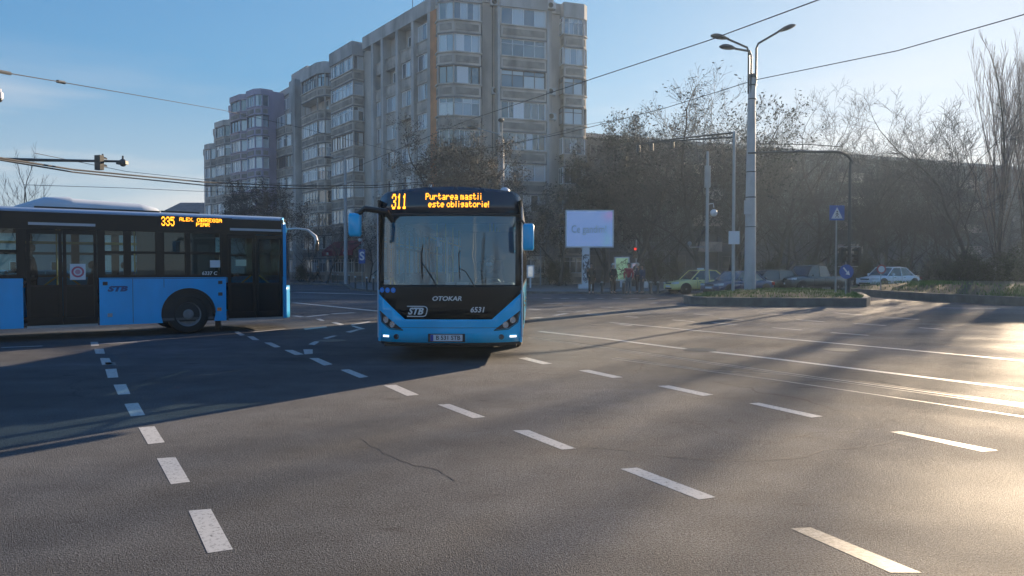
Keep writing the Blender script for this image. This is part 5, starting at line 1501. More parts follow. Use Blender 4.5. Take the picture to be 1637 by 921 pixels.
# arms (local, relative to base z .3)
for arm_, hd, ang, tl in (([(-.16, 0, 10.2), (-.16, 0, 12.3), (-.25, 0, 12.55), (-1.25, 0, 12.98)], (-1.3, 0, 13.0), math.pi, .18),
                      ([(-.06, -.1, 10.2), (-.06, -.1, 12.05), (-.16, -.15, 12.32), (-.95, -.3, 12.4)], (-1.0, -.3, 12.41), math.pi+.25, .05),
                      ([(.2, 0, 10.6), (.22, 0, 12.5), (.32, 0, 12.75), (1.35, .0, 13.35)], (1.4, 0, 13.38), 0.0, .35)):
    b = MB(); b.tube(arm_, .055, 8); b.build("lamp_arm", M_DARKMET, LP, smooth=True); lamp_head(LP, hd, ang, tl)
def mast(name, label, px, D, z0, z1, r, cat, m=M_METAL, r1=None):
    t = thing(name, label, cat, (XD(px, D), D, z0))
    b = MB(); b.tube([(0, 0, 0), (0, 0, (z1-z0)*.5), (0, 0, z1-z0)], [r, r*.85 if r1 is None else (r+r1)/2, r*.7 if r1 is None else r1], 12); b.build("pole", m, t, smooth=True)
    return t
# slender mast with the long overhead arm, left of the tall lamp
g1 = mast("overhead_signal_mast", "slim grey mast with a long overhead arm reaching left of the tall lamp post", 1172, 37, .45, 8.42, .085, "signal mast", r1=.07)
b = MB()
a0 = Vector((0, 0, 7.9)); e = P(1015, 232, 42)-Vector(g1.location)
for o in (Vector((0, 0, 0)), Vector((0, 0, -.22))): b.tube([a0+o, a0.lerp(e, .5)+o*.5+Vector((0, 0, .04)), e], [.055, .045, .03], 6)
b.build("arm", M_DARKMET, g1)
for f in (.60, .82, .97):
    q = a0.lerp(e, f); b = MB(); b.box(q.x-.1, q.x+.1, q.y-.12, q.y+.1, q.z-.5, q.z-.05); s_ = b.build("signal_box", M_DARKMET, g1, bev=.04)
b = MB(); b.box(-.28, .26, -.16, -.12, 2.35, 3.0); b.build("white_board", M_PLATE, g1)
# camera mast
g2 = mast("camera_mast", "grey mast carrying a dome camera and brackets left of the slim signal mast", 1130, 44.5, .14, 8.6, .12, "camera mast", r1=.08)
b = MB(); b.box(-.16, .16, -.12, .12, 6.3, 7.6); b.build("cabinet", M_METAL, g2, bev=.02)
b = MB(); b.tube([(0, 0, 5.3), (.32, -.1, 5.35), (.36, -.1, 5.1)], .035, 6); b.ball((.36, -.1, 4.78), .22, (1, 1, 1)); b.build("dome_camera", M_PLATE, g2, smooth=True)
b = MB(); b.tube([(0, 0, 2.75), (-1.0, 0, 2.72)], .035, 6); b.ball((-1.05, 0, 2.95), .13); b.tube([(-1.05, 0, 2.72), (-1.05, 0, 2.95)], .04, 6); b.build("bracket_camera", M_METAL, g2)
# curved mast with hanging arm: right end of the island
g3 = mast("traffic_light_mast", "curved dark mast arching left over the road at the right end of the island", 1357, 33.5, .5, 6.4, .08, "traffic light mast", M_DARKMET, r1=.065)
b = MB(); c0_ = Vector((0, 0, 5.8)); pts = []
for i in range(8):
    a = math.pi/2*i/7; pts.append((.08-.0+(-.75)*(1-math.cos(a)), 0, 5.8+.55*math.sin(a)))
pts += [(-2.0, .4, 6.42), (-4.3, 1.0, 6.45)]
b.tube(pts, [.065]*8+[.055, .04], 8); b.build("arm", M_DARKMET, g3, smooth=True)
b = MB()
for i, zz in enumerate((0, .3, .6)):
    pass
def signal_head(parent, c, yaw, n=3, s=1.0, lit=None):
    M = Matrix.Translation(c) @ Matrix.Rotation(yaw, 4, 'Z')
    b = MB(M); h = .31*n*s
    b.box(-.16*s, .16*s, -.0, .2*s, -h/2, h/2)
    for i in range(n):
        zc = h/2-.155*s-i*.31*s
        # hood
        pts = [(.12*s*math.cos(a), -.0, zc+.12*s*math.sin(a)) for a in [math.pi*k/8 for k in range(9)]]
        for p, q in zip(pts, pts[1:]):
            b.add([p, q, (q[0], -.2*s, q[2]), (p[0], -.2*s, p[2])], [(0, 1, 2, 3)])
    o = b.build("signal_head", M_BLACKPL, parent)
    for i in range(n):
        zc = h/2-.155*s-i*.31*s; b = MB(M); b.cyl((0, -.003, zc), (0, -1, 0), .1*s, .012, 16)
        b.build("signal_lens", mat("lens_red_lit", (.8, .03, .02), .4, emit=(1, .05, .03), es=.6) if lit == i else mat("lens_dark", (.03, .03, .03), .3), o)
    return o
for dx, yw in ((-.26, R(20)), (.30, R(-70))):
    signal_head(g3, Vector((dx, -.05, 1.62)), yw, 3, .85)
b = MB(); b.tube([(-.5, 0, 2.08), (.5, 0, 2.08)], .02, 5); b.tube([(-.5, 0, 1.18), (.4, 0, 1.18)], .02, 5); b.build("bracket", M_METAL, g3)
# round blue keep right sign on the same island end
sgn = mast("round_sign", "round blue keep right arrow sign low on the island end", 1352, 33.2, .45, 1.9, .03, "road sign")
b = MB(); b.cyl((0, -.05, 1.0), (0, -1, 0), .32, .02, 28); pl_ = b.build("sign_plate", mat("sign_blue", (.02, .09, .35), .5), sgn)
b = MB(); b.add([(-.17, -.075, 1.16), (-.12, -.075, 1.21), (.06, -.075, .99), (.10, -.075, 1.06), (.15, -.075, .84), (-.05, -.075, .88), (.01, -.075, .94)], [(0, 1, 2, 6), (2, 3, 4), (6, 2, 4), (6, 4, 5)]); b.build("white_arrow", M_WHITE, pl_, fix=False)
sgn = mast("pedestrian_crossing_sign", "square blue sign with a white triangle and walking figure beside the curved mast", 1336, 34.0, .5, 4.5, .04, "road sign")
b = MB(); b.box(-.34, .34, -.06, -.04, 3.3, 3.98); pl_ = b.build("sign_plate", mat("sign_blue", (.02, .09, .35), .5), sgn)
b = MB(); b.add([(-.26, -.064, 3.38), (.26, -.064, 3.38), (0, -.064, 3.9)], [(0, 1, 2)]); tri = b.build("white_triangle", M_WHITE, pl_, fix=False)
b = MB(); b.cyl((0, -.067, 3.70), (0, -1, 0), .035, .002, 12)
for a, c in (((0, 3.66), (0, 3.55)), ((0, 3.55), (-.08, 3.42)), ((0, 3.55), (.08, 3.42)), ((0, 3.63), (-.07, 3.56)), ((0, 3.63), (.07, 3.56))):
    b.tube([(a[0], -.068, a[1]), (c[0], -.068, c[1])], .014, 4)
b.build("walking_figure", M_INK, tri)
sgn = mast("round_sign", "small round sign on a thin post in front of the silver white saloon", 1408, 42, .3, 1.75, .025, "road sign")
b = MB(); b.cyl((0, -.05, 1.25), (0, -1, 0), .26, .02, 24); pl_ = b.build("sign_plate", mat("sign_red", (.35, .05, .05), .5), sgn)
b = MB(); b.cyl((0, -.072, 1.25), (0, -1, 0), .18, .003, 24); b.build("sign_face", M_PLATE, pl_)
# far lamp posts
def street_lamp(label, px, D, ztop, arms, r=.13, m=M_CONPOLE, z0=.14):
    t = mast("street_lamp", label, px, D, z0, ztop, r, "street lamp", m, r1=r*.65)
    for (ln, up, ang) in arms:
        d = Vector((math.cos(ang), math.sin(ang), 0)); base = Vector((0, 0, ztop-z0-.3))
        b = MB(); b.tube([base, base+Vector((0, 0, .5)), base+d*.15+Vector((0, 0, .75)), base+d*ln+Vector((0, 0, up))], .045, 6); b.build("lamp_arm", m, t)
        lamp_head(t, base+d*ln+Vector((0, 0, up)), ang, .1)
    return t
street_lamp("grey lamp post with two lantern arms behind the bus facing us", 803, 58, 11.6, [(2.0, 1.25, math.pi*.98), (.5, 1.6, R(-95))], .19)
street_lamp("pale lamp post with one lantern at the pavement corner by the red awning", 553, 69, 11.6, [(1.2, .55, math.pi*.98)], .19)
street_lamp("thin lamp post behind the bus facing us, right of its roof", 864, 62, 4.6, [], .06)
street_lamp("grey lamp post behind the photographer, mirrored in the windscreen, nearer one", 850, -9, 10.5, [(1.6, .7, 0)], .14)  # this post and the next are added out of view as windscreen reflections
street_lamp("grey lamp post behind the photographer, mirrored in the windscreen, farther one", 770, -16, 11.0, [(1.6, .7, math.pi)], .15)
# signal mast arm coming in from the left edge
tl = thing("overhead_traffic_light", "dark traffic light and camera hung on a long arm reaching in from the left edge", "traffic light", (XD(-130, 27), 27, 0))
b = MB(); o = Vector(tl.location)
b.tube([Vector((0, 0, 0)), Vector((0, 0, 6.3))], [.13, .09], 10); b.build("pole", M_DARKMET, tl)
b = MB(); b.tube([P(-135, 252, 27)-o, P(80, 257, 27)-o, P(203, 259, 27)-o], [.07, .055, .04], 8); b.build("arm", M_DARKMET, tl)
signal_head(tl, P(167, 262, 27)-o+Vector((0, -.1, 0)), R(160), 2, .85)
b = MB(); c = P(167, 247, 27)-o; b.tube([c, c-Vector((0, 0, .2))], .03, 6); b.build('finial', M_DARKMET, tl); b = MB(); c = P(199, 261, 27)-o; b.ball(tuple(c), .13, (1, 1, 1.1)); b.tube([c+Vector((0, 0, .25)), c], .035, 6); b.box(c.x-.2, c.x+.15, c.y-.1, c.y+.1, c.z-.06, c.z+.06); b.build("traffic_camera", M_DARKMET, tl)
# dome camera at the very left edge
tl = thing("surveillance_camera", "white dome camera hanging from a grey bar at the upper left edge", "camera", tuple(P(4, 150, 16)))
b = MB(); b.tube([(0, 0, 0), (0, 0, .08)], .045, 8); b.cyl((0, 0, -.13), (0, 0, 1), .075, .13, 16); b.build("housing", M_PLATE, tl, smooth=True, angle=40)
b = MB(); b.ball((0, 0, -.15), .06, (1, 1, 1)); b.build("dome", M_BLACKPL, tl, smooth=True)
b = MB(); b.tube([(0, 0, .06), (-.5, .1, .06), (-3.0, .4, .06)], .03, 8); b.build("bar", M_METAL, tl)
# billboard
DB = 53.5
bbx, bby = XD(942.5, DB), DB
BB = thing("lit_billboard", "large pale blue lit billboard on a graffiti covered white column", "billboard", (bbx, bby, .14))
sc_ = DB/FPX
def bz(py): return CAMH+(HZ-py)*sc_-.14
w2 = 38.5*sc_; zb_, zt_ = bz(396), bz(336)
b = MB(); b.box(-w2, w2, 0, .35, zb_, zt_); b.build("casing", M_PLATE, BB, bev=.02)
def screen_mat():
    m = bpy.data.materials.new("lit_screen"); m.use_nodes = True; n, l = m.node_tree.nodes, m.node_tree.links; bs = n['Principled BSDF']
    t = n.new("ShaderNodeTexCoord"); se = n.new("ShaderNodeSeparateXYZ"); l.new(t.outputs['Object'], se.inputs[0])
    nz = n.new("ShaderNodeTexNoise"); nz.inputs['Scale'].default_value = 1.1; l.new(t.outputs['Object'], nz.inputs[0])
    mr1 = n.new("ShaderNodeMapRange"); mr1.inputs[1].default_value = .7; mr1.inputs[2].default_value = 1.9; l.new(se.outputs[0], mr1.inputs[0])
    mr2 = n.new("ShaderNodeMapRange"); mr2.inputs[1].default_value = .42; mr2.inputs[2].default_value = .62; l.new(nz.outputs[0], mr2.inputs[0])
    mm = n.new("ShaderNodeMath"); mm.operation = 'MULTIPLY'; l.new(mr1.outputs[0], mm.inputs[0]); l.new(mr2.outputs[0], mm.inputs[1])
    cr = n.new("ShaderNodeValToRGB"); e = cr.color_ramp.elements; mz = n.new("ShaderNodeMapRange"); mz.inputs[1].default_value = 2.6; mz.inputs[2].default_value = 5.2; l.new(se.outputs[2], mz.inputs[0])
    e[0].color = (.16, .32, .50, 1); e[1].color = (.36, .20, .48, 1); x = e.new(.4); x.color = (.10, .42, .40, 1); x = e.new(.7); x.color = (.04, .30, .62, 1)
    l.new(mz.outputs[0], cr.inputs[0])
    mx_ = n.new("ShaderNodeMixRGB"); mx_.inputs[1].default_value = (.155, .285, .62, 1); l.new(mm.outputs[0], mx_.inputs[0]); l.new(cr.outputs[0], mx_.inputs[2])
    l.new(mx_.outputs[0], bs.inputs['Emission Color']); bs.inputs['Emission Strength'].default_value = .28
    bs.inputs['Base Color'].default_value = (.01, .01, .015, 1); bs.inputs['Roughness'].default_value = .6; bs.inputs['Specular IOR Level'].default_value = .1
    return m
b = MB(); b.box(-w2+.1, w2-.1, -.03, -.002, zb_+.1, zt_-.1); scr = b.build("screen", screen_mat(), BB)
text_mesh("screen_lettering", "Ce gandim!", .78, mat("screen_text", (.01, .02, .02), .5, emit=(.03, .09, .13), es=.28), scr, lambda u, v: (u-.05, -.035, (zb_+zt_)/2-.05+v), sx=.72)
b = MB(); cw = 1.0/2; cz0 = 0
b.box(-.52, .0, .02, .4, 0, zb_); b.box(-.8, .3, -.2, .6, 0, .3)
col_ = b.build("column", M_PLATE, BB)
def graffiti(name, x0, x1, z0, z1, y, n, par, m, seed):
    rnd = random.Random(seed); b = MB()
    for i in range(n):
        x, z = rnd.uniform(x0+.1, x1-.1), rnd.uniform(z0+.1, z1-.1); a = rnd.uniform(0, 6.28); pts = []
        for k in range(6):
            pts.append((x, y, z)); a += rnd.uniform(-1.6, 1.6); x = min(x1-.05, max(x0+.05, x+math.cos(a)*.13)); z = min(z1-.05, max(z0+.05, z+math.sin(a)*.13))
        b.tube(pts, [.03*rnd.uniform(.6, 1.3)]*6, 4)
    return b.build(name, m, par)
graffiti("graffiti", -.50, -.02, .3, zb_-.1, .02, 26, col_, mat("graffiti_ink", (.05, .055, .08), .8), 4)
# lit city light poster, white kiosks, posts
def poster(label, px, py, D, w, z0, z1, c1, seed, cat="advertising panel"):
    x = XD(px, D); t = thing("poster_stand", label, cat, (x, D, .14)); h = z1-z0
    b = MB(); b.box(-w/2, w/2, 0, .22, z0, z1); b.box(-w*.12, w*.12, .05, .18, 0, z0); b.build("frame", M_PLATE, t, bev=.02)
    b = MB(); b.box(-w/2+.1, w/2-.1, -.015, -.002, z0+.1, z1-.1); p_ = b.build("poster", mat("poster_%d" % seed, c1, .4, var=.6, scale=1.6, emit=c1, es=.25), t)
    if px != 848: graffiti("poster_shapes", -w/2+.12, w/2-.12, z0+.15, z1-.15, -.02, 14, p_, mat("poster_ink", (.02, .03, .03), .6), seed)
    return t
poster("lit poster stand with green and white advert behind the person in red", 994.5, 0, 57, 1.15, .5, 2.35, (.18, .30, .20), 3)
poster("narrow pinkish poster stand right of the lit green poster", 1014, 0, 60, .5, .3, 1.9, (.40, .33, .40), 5)
poster("small white notice stand right of the bus facing us", 848, 0, 55, .55, .75, 1.7, (.45, .46, .46), 9)
ped = mast("pedestrian_signal", "pedestrian signal on a thin pole showing a red light near the poster stands", 1017, 52, .14, 3.6, .05, "traffic light")
signal_head(ped, Vector((-.09, -.12, 2.55)), 0, 3, .85, lit=0)
# stop sign plate by the awning
sgn = mast("bus_stop_sign", "blue stop sign with white symbols on a thin post by the red awning", 579, 60, .14, 3.3, .035, "road sign")
b = MB(); b.box(-.26, .26, -.06, -.03, 1.85, 3.0); pl_ = b.build("sign_plate", mat("sign_blue", (.02, .09, .35), .5), sgn)
text_mesh("sign_lettering", "S", .95, M_WHITE, pl_, lambda u, v: (u, -.065, 2.42+v), bold=.02)
b = MB(); b.tube([(0, 0, 2.2), (0, 0, 3.9)], .03, 6); b.ball((-.15, -.1, 3.75), .15, (1, 1, .9)); b.build("lamp", M_PLATE, sgn)
bol = None
for i, (px, py) in enumerate([(532, 452), (540, 453), (558, 455), (568, 461.5), (586, 464.5), (597, 465)]):
    x, y = G(px, py, .14)
    if bol is None:
        bol = thing("bollard", "thin dark bollard in the row along the kerb by the red awning", "bollard", (x, y, .14), group="bollards along the left kerb")
        b = MB(); b.tube([(0, 0, 0), (0, 0, .8)], .06, 8); b.build("post", M_DARKMET, bol); b = MB(); b.ball((0, 0, .84), .075, (1, 1, .8)); b.build("cap", M_PLATE, bol); 
    else: q = copy_tree(bol); q.location = (x, y, .14)
bol = None
for i, px in enumerate([962.5, 996.6, 1040, 1052]):
    x, y = G(px, 470, .14)
    if bol is None:
        bol = thing("bollard", "dark bollard at the kerb in front of the waiting pedestrians", "bollard", (x, y, .14), group="bollards at the right crossing")
        b = MB(); b.tube([(0, 0, 0), (0, 0, .62)], .075, 8); b.build("post", M_DARKMET, bol); b = MB(); b.ball((0, 0, .66), .085, (1, 1, .8)); b.build("cap", M_METAL, bol)
    else: q = copy_tree(bol); q.location = (x, y, .14)
rl = thing("guard_rail", "low thin dark railing linking the bollards at the right crossing", "railing", (*G(980, 470.3, .14), .14))
b = MB(); dxx = G(996, 470, .14)[0]-G(964, 470, .14)[0]
b.tube([(-dxx/2, .1, .33), (dxx/2, .1, .33)], .018, 5); b.tube([(-dxx/2, .1, .13), (dxx/2, .1, .13)], .015, 5)
for i in range(4): b.tube([(-dxx/2+dxx*i/3, .1, 0), (-dxx/2+dxx*i/3, .1, .33)], .015, 5)
b.build("rails", M_DARKMET, rl)
# unseen billboard added beyond the right edge to throw a shadow on the road
OB = thing("roadside_billboard", "large blank backed billboard on two tall steel legs beyond the right edge", "billboard", (20.2+3.2+12/math.tan(SUN_EL)*math.sin(SUN_AZ), 30.5+12/math.tan(SUN_EL)*math.cos(SUN_AZ), 0))
b = MB(); b.box(-3.2, 9, 0, .4, 12.0, 15.2); b.build("panel", M_METAL, OB); b = MB(); b.tube([(6.5, .2, 0), (6.5, .2, 12)], .25, 8); b.tube([(8.5, .2, 0), (8.5, .2, 12)], .25, 8); b.build("leg", M_METAL, OB)
# ------------------------------------------------------------------ overhead wires
def wire(label, pts, r=.012, sag=0, insul=None, group="overhead wires"):
    base = pts[0]; t_ = [Vector(p)-Vector(base) for p in pts]
    out = []
    for a, c in zip(t_, t_[1:]):
        n = 10
        for i in range(n): f = i/n; out.append(a.lerp(c, f)-Vector((0, 0, sag*4*f*(1-f))))
    out.append(t_[-1])
    b = MB(); b.tube(out, r, 5); o = b.build("overhead_wire", M_WIRE); o.location = base
    tag(o, label, "wire", group)
    for q in insul or []:
        bb = MB(); bb.tube([Vector(q[0])-Vector(base), Vector(q[1])-Vector(base)], q[2], 6); bb.build("insulator", M_DARKMET, o)
    return o
wire("wire rising past the corner block to the top edge of the picture", [P(560, 272, 66), P(745, 195, 58), P(935, 132, 44), P(1130, 68, 34), P(1315, 0, 26), P(1500, -70, 20)], .024)
wire("wire crossing the tall lamp post and leaving at the upper right edge", [P(620, 268, 60), P(905, 214, 50), P(1060, 175, 44), P(1205, 130, 38), P(1430, 84, 30), P(1637, 25, 24), P(1800, -20, 20)], .02)
wire("wire falling from the upper left edge towards the lilac block", [P(-60, 104, 16), P(22, 120, 18), P(100, 133, 22), P(360, 178, 38), P(480, 205, 50), P(660, 250, 64)], .013, insul=[(P(-40, 108, 16.5), P(22, 120, 18), .045), (P(97, 132.4, 22), P(108, 134.5, 22.5), .05)])
wire("upper thick twin cable sagging behind the left bus roof", [P(-80, 240, 20), P(0, 253, 22), P(120, 272, 28), P(330, 292, 38), P(480, 298, 46), P(600, 297, 52), P(800, 283, 56)], .035)
wire("lower thick twin cable sagging behind the left bus roof", [P(-80, 243, 20.5), P(0, 256, 22.5), P(120, 276, 28.5), P(330, 297, 38.5), P(480, 302, 46), P(600, 300.5, 52), P(800, 286, 56)], .03)
wire("thin wire low over the roof of the left bus", [P(40, 296, 50), P(200, 301, 56), P(310, 306, 60), P(420, 309, 62)], .018)
wire("thin wire from the traffic light arm to the lilac block", [P(60, 246, 30), P(205, 275, 40), P(330, 288, 60), P(560, 300, 66)], .014)
wire("short wire between the camera mast and the tall lamp post", [P(1146, 298, 44), P(1172, 297, 40), P(1200, 295, 38)], .03)
wire("thin wire from the tall lamp post to the curved mast", [P(1206, 231, 38), P(1290, 232, 35), P(1345, 236, 33.5)], .02)
wire("faint wire crossing low over the corner block front", [P(640, 262, 58), P(700, 243, 58), P(803, 236, 58), P(940, 200, 52), P(1000, 190, 50)], .014)
# ------------------------------------------------------------------ trees
def make_tree(seed, H, levels=4, spread=.8, n0=4, up=.35, leaf=0, leafm=None, trunk_r=.16, fork=.3, twig_r=.010, kids=(5, 5, 5, 4), lr=(.55, .55, .5, .5), bark=M_BARK, twig=M_TWIG, leaf_s=.16, droop=0.0, wob=.18, crr=.42, pct=.99):
    rnd = random.Random(seed); tb = MB(); cb = MB(); tips = []
    def branch(p, d, L, r, lev):
        n = 4 if lev < 2 else (3 if lev < 4 else 2); pts = [Vector(p)]; q = Vector(p); dd = Vector(d)
        for i in range(n):
            dd = (dd+Vector((rnd.gauss(0, wob), rnd.gauss(0, wob), rnd.gauss(0, wob)*.6+up*.12-droop*.1*lev))).normalized(); q = q+dd*(L/n); pts.append(q.copy())
        r1 = max(twig_r*.6, r*.42)
        rs = [r+(r1-r)*i/n for i in range(n+1)]
        (tb if lev <= 1 else cb).tube(pts, rs, 7 if lev == 0 else (5 if lev == 1 else 3), cap=False)
        if lev >= levels: tips.append((pts[-1], dd)); tips.append((pts[-2], dd)); return
        k = kids[min(lev, len(kids)-1)]
        for j in range(k):
            f = (fork if lev == 0 else .25)+(1-(fork if lev == 0 else .25))*(j+rnd.random()*.7)/k; f = min(f, .99)
            i = min(n-1, int(f*n)); base = pts[i].lerp(pts[i+1], f*n-i)
            ax = (pts[i+1]-pts[i]).normalized(); a = rnd.uniform(0, 6.283)
            u = ax.orthogonal().normalized(); w = ax.cross(u); side = u*math.cos(a)+w*math.sin(a)
            nd = (ax*(1-spread*.5)+side*spread+Vector((0, 0, up))).normalized()
            branch(base, nd, L*lr[min(lev, len(lr)-1)]*rnd.uniform(.7, 1.3)*(1.15-.35*f), max(twig_r, (r1+(r-r1)*(1-f))*crr), lev+1)
        branch(pts[-1], dd, L*lr[min(lev, len(lr)-1)]*.9, r1, lev+1)
    branch((0, 0, -.1), (0, 0, 1), H*.5, trunk_r, 0)
    zs_ = sorted(v[2] for v in cb.v); s = H/zs_[int(len(zs_)*pct)-1]
    for bb in (tb, cb): bb.v = [(v[0]*s, v[1]*s, v[2]*s) for v in bb.v]
    lb = None
    if leaf:
        lb = MB()
        for p, d in tips:
            for _ in range(leaf if leaf >= 1 else (1 if rnd.random() < leaf else 0)):
                c = p*s+Vector((rnd.gauss(0, .16), rnd.gauss(0, .16), rnd.gauss(0, .14))); a = Vector((rnd.gauss(0, 1), rnd.gauss(0, 1), rnd.gauss(0, 1))).normalized(); e = a.orthogonal().normalized(); z = leaf_s*rnd.uniform(.5, 1.4)
                lb.add([c-a*z, c+e*z*.45, c+a*z, c-e*z*.45], [(0, 1, 2, 3)])
    return tb, cb, lb
PROTO = {}
def proto(key, **kw):
    names = kw.pop('leafname', 'leaves'); leafm = kw.get('leafm'); bark = kw.get('bark', M_BARK); twig = kw.get('twig', M_TWIG)
    tb, cb, lb = make_tree(**kw)
    root = bpy.data.objects.new("tree", None)
    parts = []
    o = tb.build("trunk", bark, smooth=True, fix=False); parts.append(o)
    o = cb.build("crown", twig, fix=False, smooth=True); parts.append(o)
    if lb: parts.append(lb.build("leaves", leafm, fix=False))
    for q in parts: COL.objects.unlink(q)
    PROTO[key] = [(q.name.split('.')[0], q.data) for q in parts]
def plant(key, name, label, X, Y, s=1.0, rz=0.0, sz=1.0, z=0, cat="tree", group=None):
    t = thing(name, label, cat, (X, Y, z), rz, group); t.scale = (s, s, s*sz)
    for nm, me in PROTO[key]:
        o = bpy.data.objects.new(nm, me); COL.objects.link(o); o.parent = t
    return t
proto('leafy1', seed=11, H=12, levels=4, spread=.85, up=.3, leaf=3, leafm=M_LEAFD, trunk_r=.15, fork=.2, kids=(7, 6, 5, 4), leaf_s=.09, twig_r=.007)
proto('leafy2', seed=12, H=12, levels=4, spread=.95, up=.2, leaf=4, leafm=M_LEAFB, trunk_r=.16, fork=.18, kids=(8, 6, 5, 4), leaf_s=.085, twig_r=.007)
proto('crab', seed=17, H=12, levels=4, spread=.8, up=.35, leaf=.5, leafm=M_LEAFD, trunk_r=.15, fork=.2, kids=(9, 6, 6, 5), leaf_s=.10, twig_r=.007)
proto('bare1', seed=13, H=12, levels=5, spread=.8, up=.28, trunk_r=.14, fork=.3, kids=(6, 4, 4, 4, 3), twig_r=.0075, pct=1.0, lr=(.7, .6, .55, .5, .5), crr=.5)
proto('bare2', seed=14, H=12, levels=5, spread=.9, up=.22, trunk_r=.13, fork=.22, kids=(7, 4, 4, 3, 3), twig_r=.0075, pct=1.0, lr=(.7, .6, .55, .5, .5), crr=.5)
proto('poplar', seed=15, H=20, levels=4, spread=.30, up=.6, trunk_r=.22, fork=.06, kids=(18, 7, 5, 4), lr=(.75, .4, .45, .45), twig_r=.008, twig=M_TWIG2, wob=.07, crr=.33, pct=1.0)
proto('slim', seed=16, H=9, levels=3, spread=.6, up=.45, trunk_r=.06, fork=.3, kids=(6, 4, 3), twig_r=.008, lr=(.45, .45, .5), wob=.1)
proto('shrub', seed=18, H=3, levels=4, spread=1.0, up=.35, leaf=1, leafm=M_HEDGE, trunk_r=.05, fork=.02, kids=(9, 6, 5, 3), leaf_s=.06, twig_r=.006)
def TT(key, name, label, px, D, ytop, H0, **kw):
    z = CAMH+(HZ-ytop)*D/FPX; plant(key, name, label, XD(px, D), D, z/H0, kw.pop('rz', (px*37 % 628)/100), kw.pop('sz', 1.0), **kw)
SL = ("slender_tree", "slim bare young tree")
TT('slim', "slender_tree", "slim bare tree above the left bus roof, left one of two", 30, 55, 235, 9)
TT('slim', "slender_tree", "slim bare tree above the left bus roof, right one of two", 55, 57, 245, 9)
for i, (key, px, D, yt, lab) in enumerate([
    ('leafy1', 350, 78, 300, "dark leafy tree at the foot of the lilac block, far left"), ('leafy1', 395, 74, 306, "dark leafy tree before the lilac block above the bus sign"),
    ('leafy2', 440, 78, 292, "brownish leafy tree rising behind the front corner of the left bus"), ('bare2', 492, 76, 312, "tangled bare tree between the left bus and the awning"),
    ('bare1', 522, 72, 330, "leaning dark bare tree with a bent trunk by the awning"), ('bare2', 590, 76, 318, "bare tree behind the red awning"), ('leafy2', 640, 70, 300, "brown tree hidden behind the sign of the bus facing us"),
    ('leafy2', 705, 56, 222, "brown leaved tree rising over the roof of the bus facing us"), ('leafy2', 765, 59, 212, "broad brown leaved tree between the two lamp arms and the orange strip"),
    ('leafy1', 835, 62, 275, "dark tree low before the centre bay of the corner block"), ('leafy1', 893, 61, 238, "dark tree before the right edge of the corner block"),
    ('leafy1', 962, 62, 196, "dark leafy tree just right of the corner block"), ('crab', 1010, 60, 176, "tall thinly leaved tree behind the lit billboard"),
    ('leafy1', 1052, 64, 196, "dark leafy tree behind the poster stands"), ('crab', 1122, 58, 146, "tall round crowned tree with scattered leaves left of the tall lamp post"), ('crab', 1160, 66, 168, "scattered leaf tree just left of the tall lamp post"),
    ('bare1', 1235, 66, 140, "wide bare tree just right of the tall lamp post"), ('bare2', 1300, 63, 128, "tall wide bare tree above the dark block"), ('bare1', 1352, 70, 170, "bare tree above the curved mast"),
    ('bare2', 1405, 76, 196, "smaller bare tree with upright twigs right of the curved mast")]):
    TT(key, "leafy_tree" if 'leafy' in key else "bare_tree", lab, px, D, yt, 12)
for i, (px, D, yt, lab) in enumerate([(1262, 60, 262, "low bare tree against the dark block behind the pickup"), (1330, 62, 268, "low bare tree against the dark block behind the signs"),
      (1440, 66, 262, "low bare tree against the dark block above the silver white saloon"), (1490, 62, 250, "bare tree against the dark block in the middle of the median"),
      (1545, 70, 214, "bare bushy tree left of the tall poplars"), (1090, 60, 262, "low bare tree behind the camera mast"), (1010, 63, 290, "low bare tree behind the red pedestrian light")]):
    TT('bare2' if i % 2 else 'bare1', "bare_tree", lab, px, D, yt, 12)
k_ = 0
for px, D, yt in [(1190,70,235),(1225,62,300),(1275,74,240),(1315,64,310),(1365,64,300),(1392,76,250),(1420,64,305),(1462,80,240),(1475,66,315),(1520,84,236),(1545,70,310),(1590,70,315),(1612,88,236),(1648,74,300)]:
    k_ += 1
    t_ = plant('bare1' if k_ % 2 else 'bare2', "bare_tree", "one of the tangled leafless trees crowding before the dark long block", XD(px, D), D, (CAMH+(HZ-yt)*D/FPX)/12, k_*1.9, 1.0, group="tangled leafless trees before the dark block")
TT('poplar', "poplar_tree", "tall bare poplar at the right edge, left one of two", 1598, 62, 52, 20)
TT('poplar', "poplar_tree", "tall bare poplar cut by the right edge", 1636, 66, 44, 20, rz=2.2)
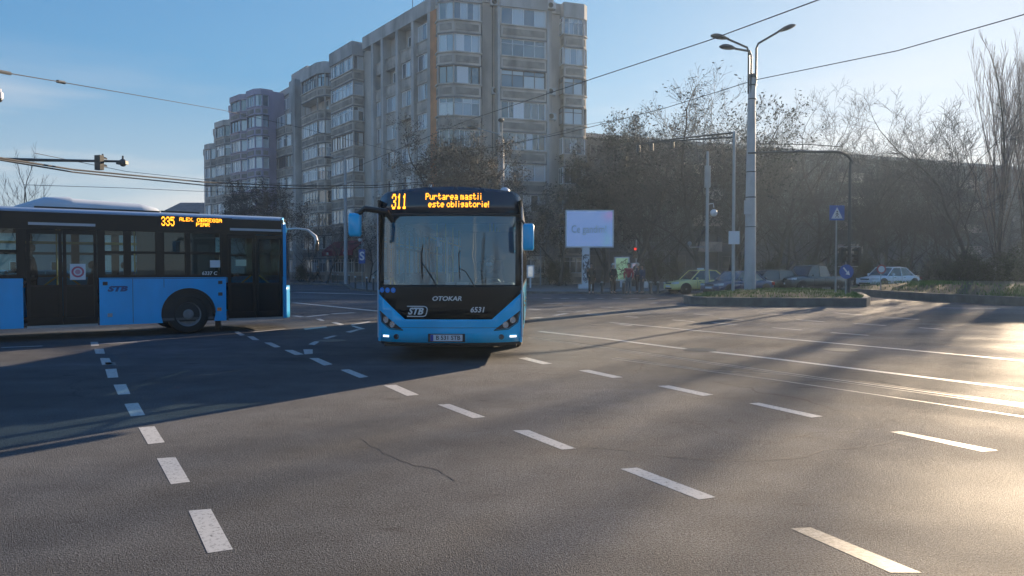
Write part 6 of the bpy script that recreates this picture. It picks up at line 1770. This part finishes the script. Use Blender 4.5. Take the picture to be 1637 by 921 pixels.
TT('bare1', "bare_tree", "bare spreading tree leaning out left of the poplars", 1562, 58, 128, 12, rz=1.0)
# bushes along the median and below the trees
rs_ = random.Random(5)
spots = [(1480, 46, 1.9), (1515, 44, 2.2), (1550, 43, 2.4), (1585, 42, 2.2), (1620, 41, 2.4), (1655, 40, 2.3), (1500, 52, 2.6), (1560, 52, 3.0), (1620, 52, 3.2)]
for i, (px, D, h) in enumerate(spots):
    plant('shrub', "hedge_bush", "leafless dark bush in the hedge on the right hand median", XD(px, D), D, h/3, i*1.3, .9, z=.3, cat="bush", group="hedge bushes on the right median")
for i, (px, D, h) in enumerate([(620, 68, 2.6), (880, 66, 3.0), (905, 62, 2.4), (1045, 66, 3.2), (1075, 70, 3.0), (1200, 62, 2.8), (1240, 60, 2.8), (1290, 62, 3.0), (1340, 60, 2.8), (1390, 62, 3.0), (1440, 62, 3.0), (480, 78, 2.5), (430, 80, 3)]):
    plant('shrub', "undergrowth_bush", "low dark bush at the foot of the background trees", XD(px, D), D, h/3, i*1.7, .9, cat="bush", group="bushes below the background trees")

for k_, (X, Y) in enumerate([(-9, -26), (7, -30), (15, -22)]):  # unseen trees added behind the camera so the windscreen has more to reflect
    plant('bare1' if k_ != 1 else 'leafy1', "bare_tree", ["leafless tree behind the photographer, left of the junction", "dark leafy tree straight behind the photographer", "leafless tree behind the photographer, right of the junction"][k_], X, Y, .9, k_*2.1)

# ------------------------------------------------------------------ air
hb = MB(); hb.box(-260, 260, -90, 330, -1.0, 34.0)
hm = bpy.data.materials.new("haze_air"); hm.use_nodes = True
hn, hl = hm.node_tree.nodes, hm.node_tree.links
hn.clear()
ho = hn.new("ShaderNodeOutputMaterial"); pv = hn.new("ShaderNodeVolumePrincipled")
pv.inputs['Color'].default_value = (.62, .80, 1.0, 1)
pv.inputs['Density'].default_value = 0.0008
pv.inputs['Anisotropy'].default_value = 0.42
hl.new(pv.outputs[0], ho.inputs['Volume'])
hz = hb.build("haze", hm)
hz['kind'] = 'stuff'
scene.cycles.volume_bounces = 0
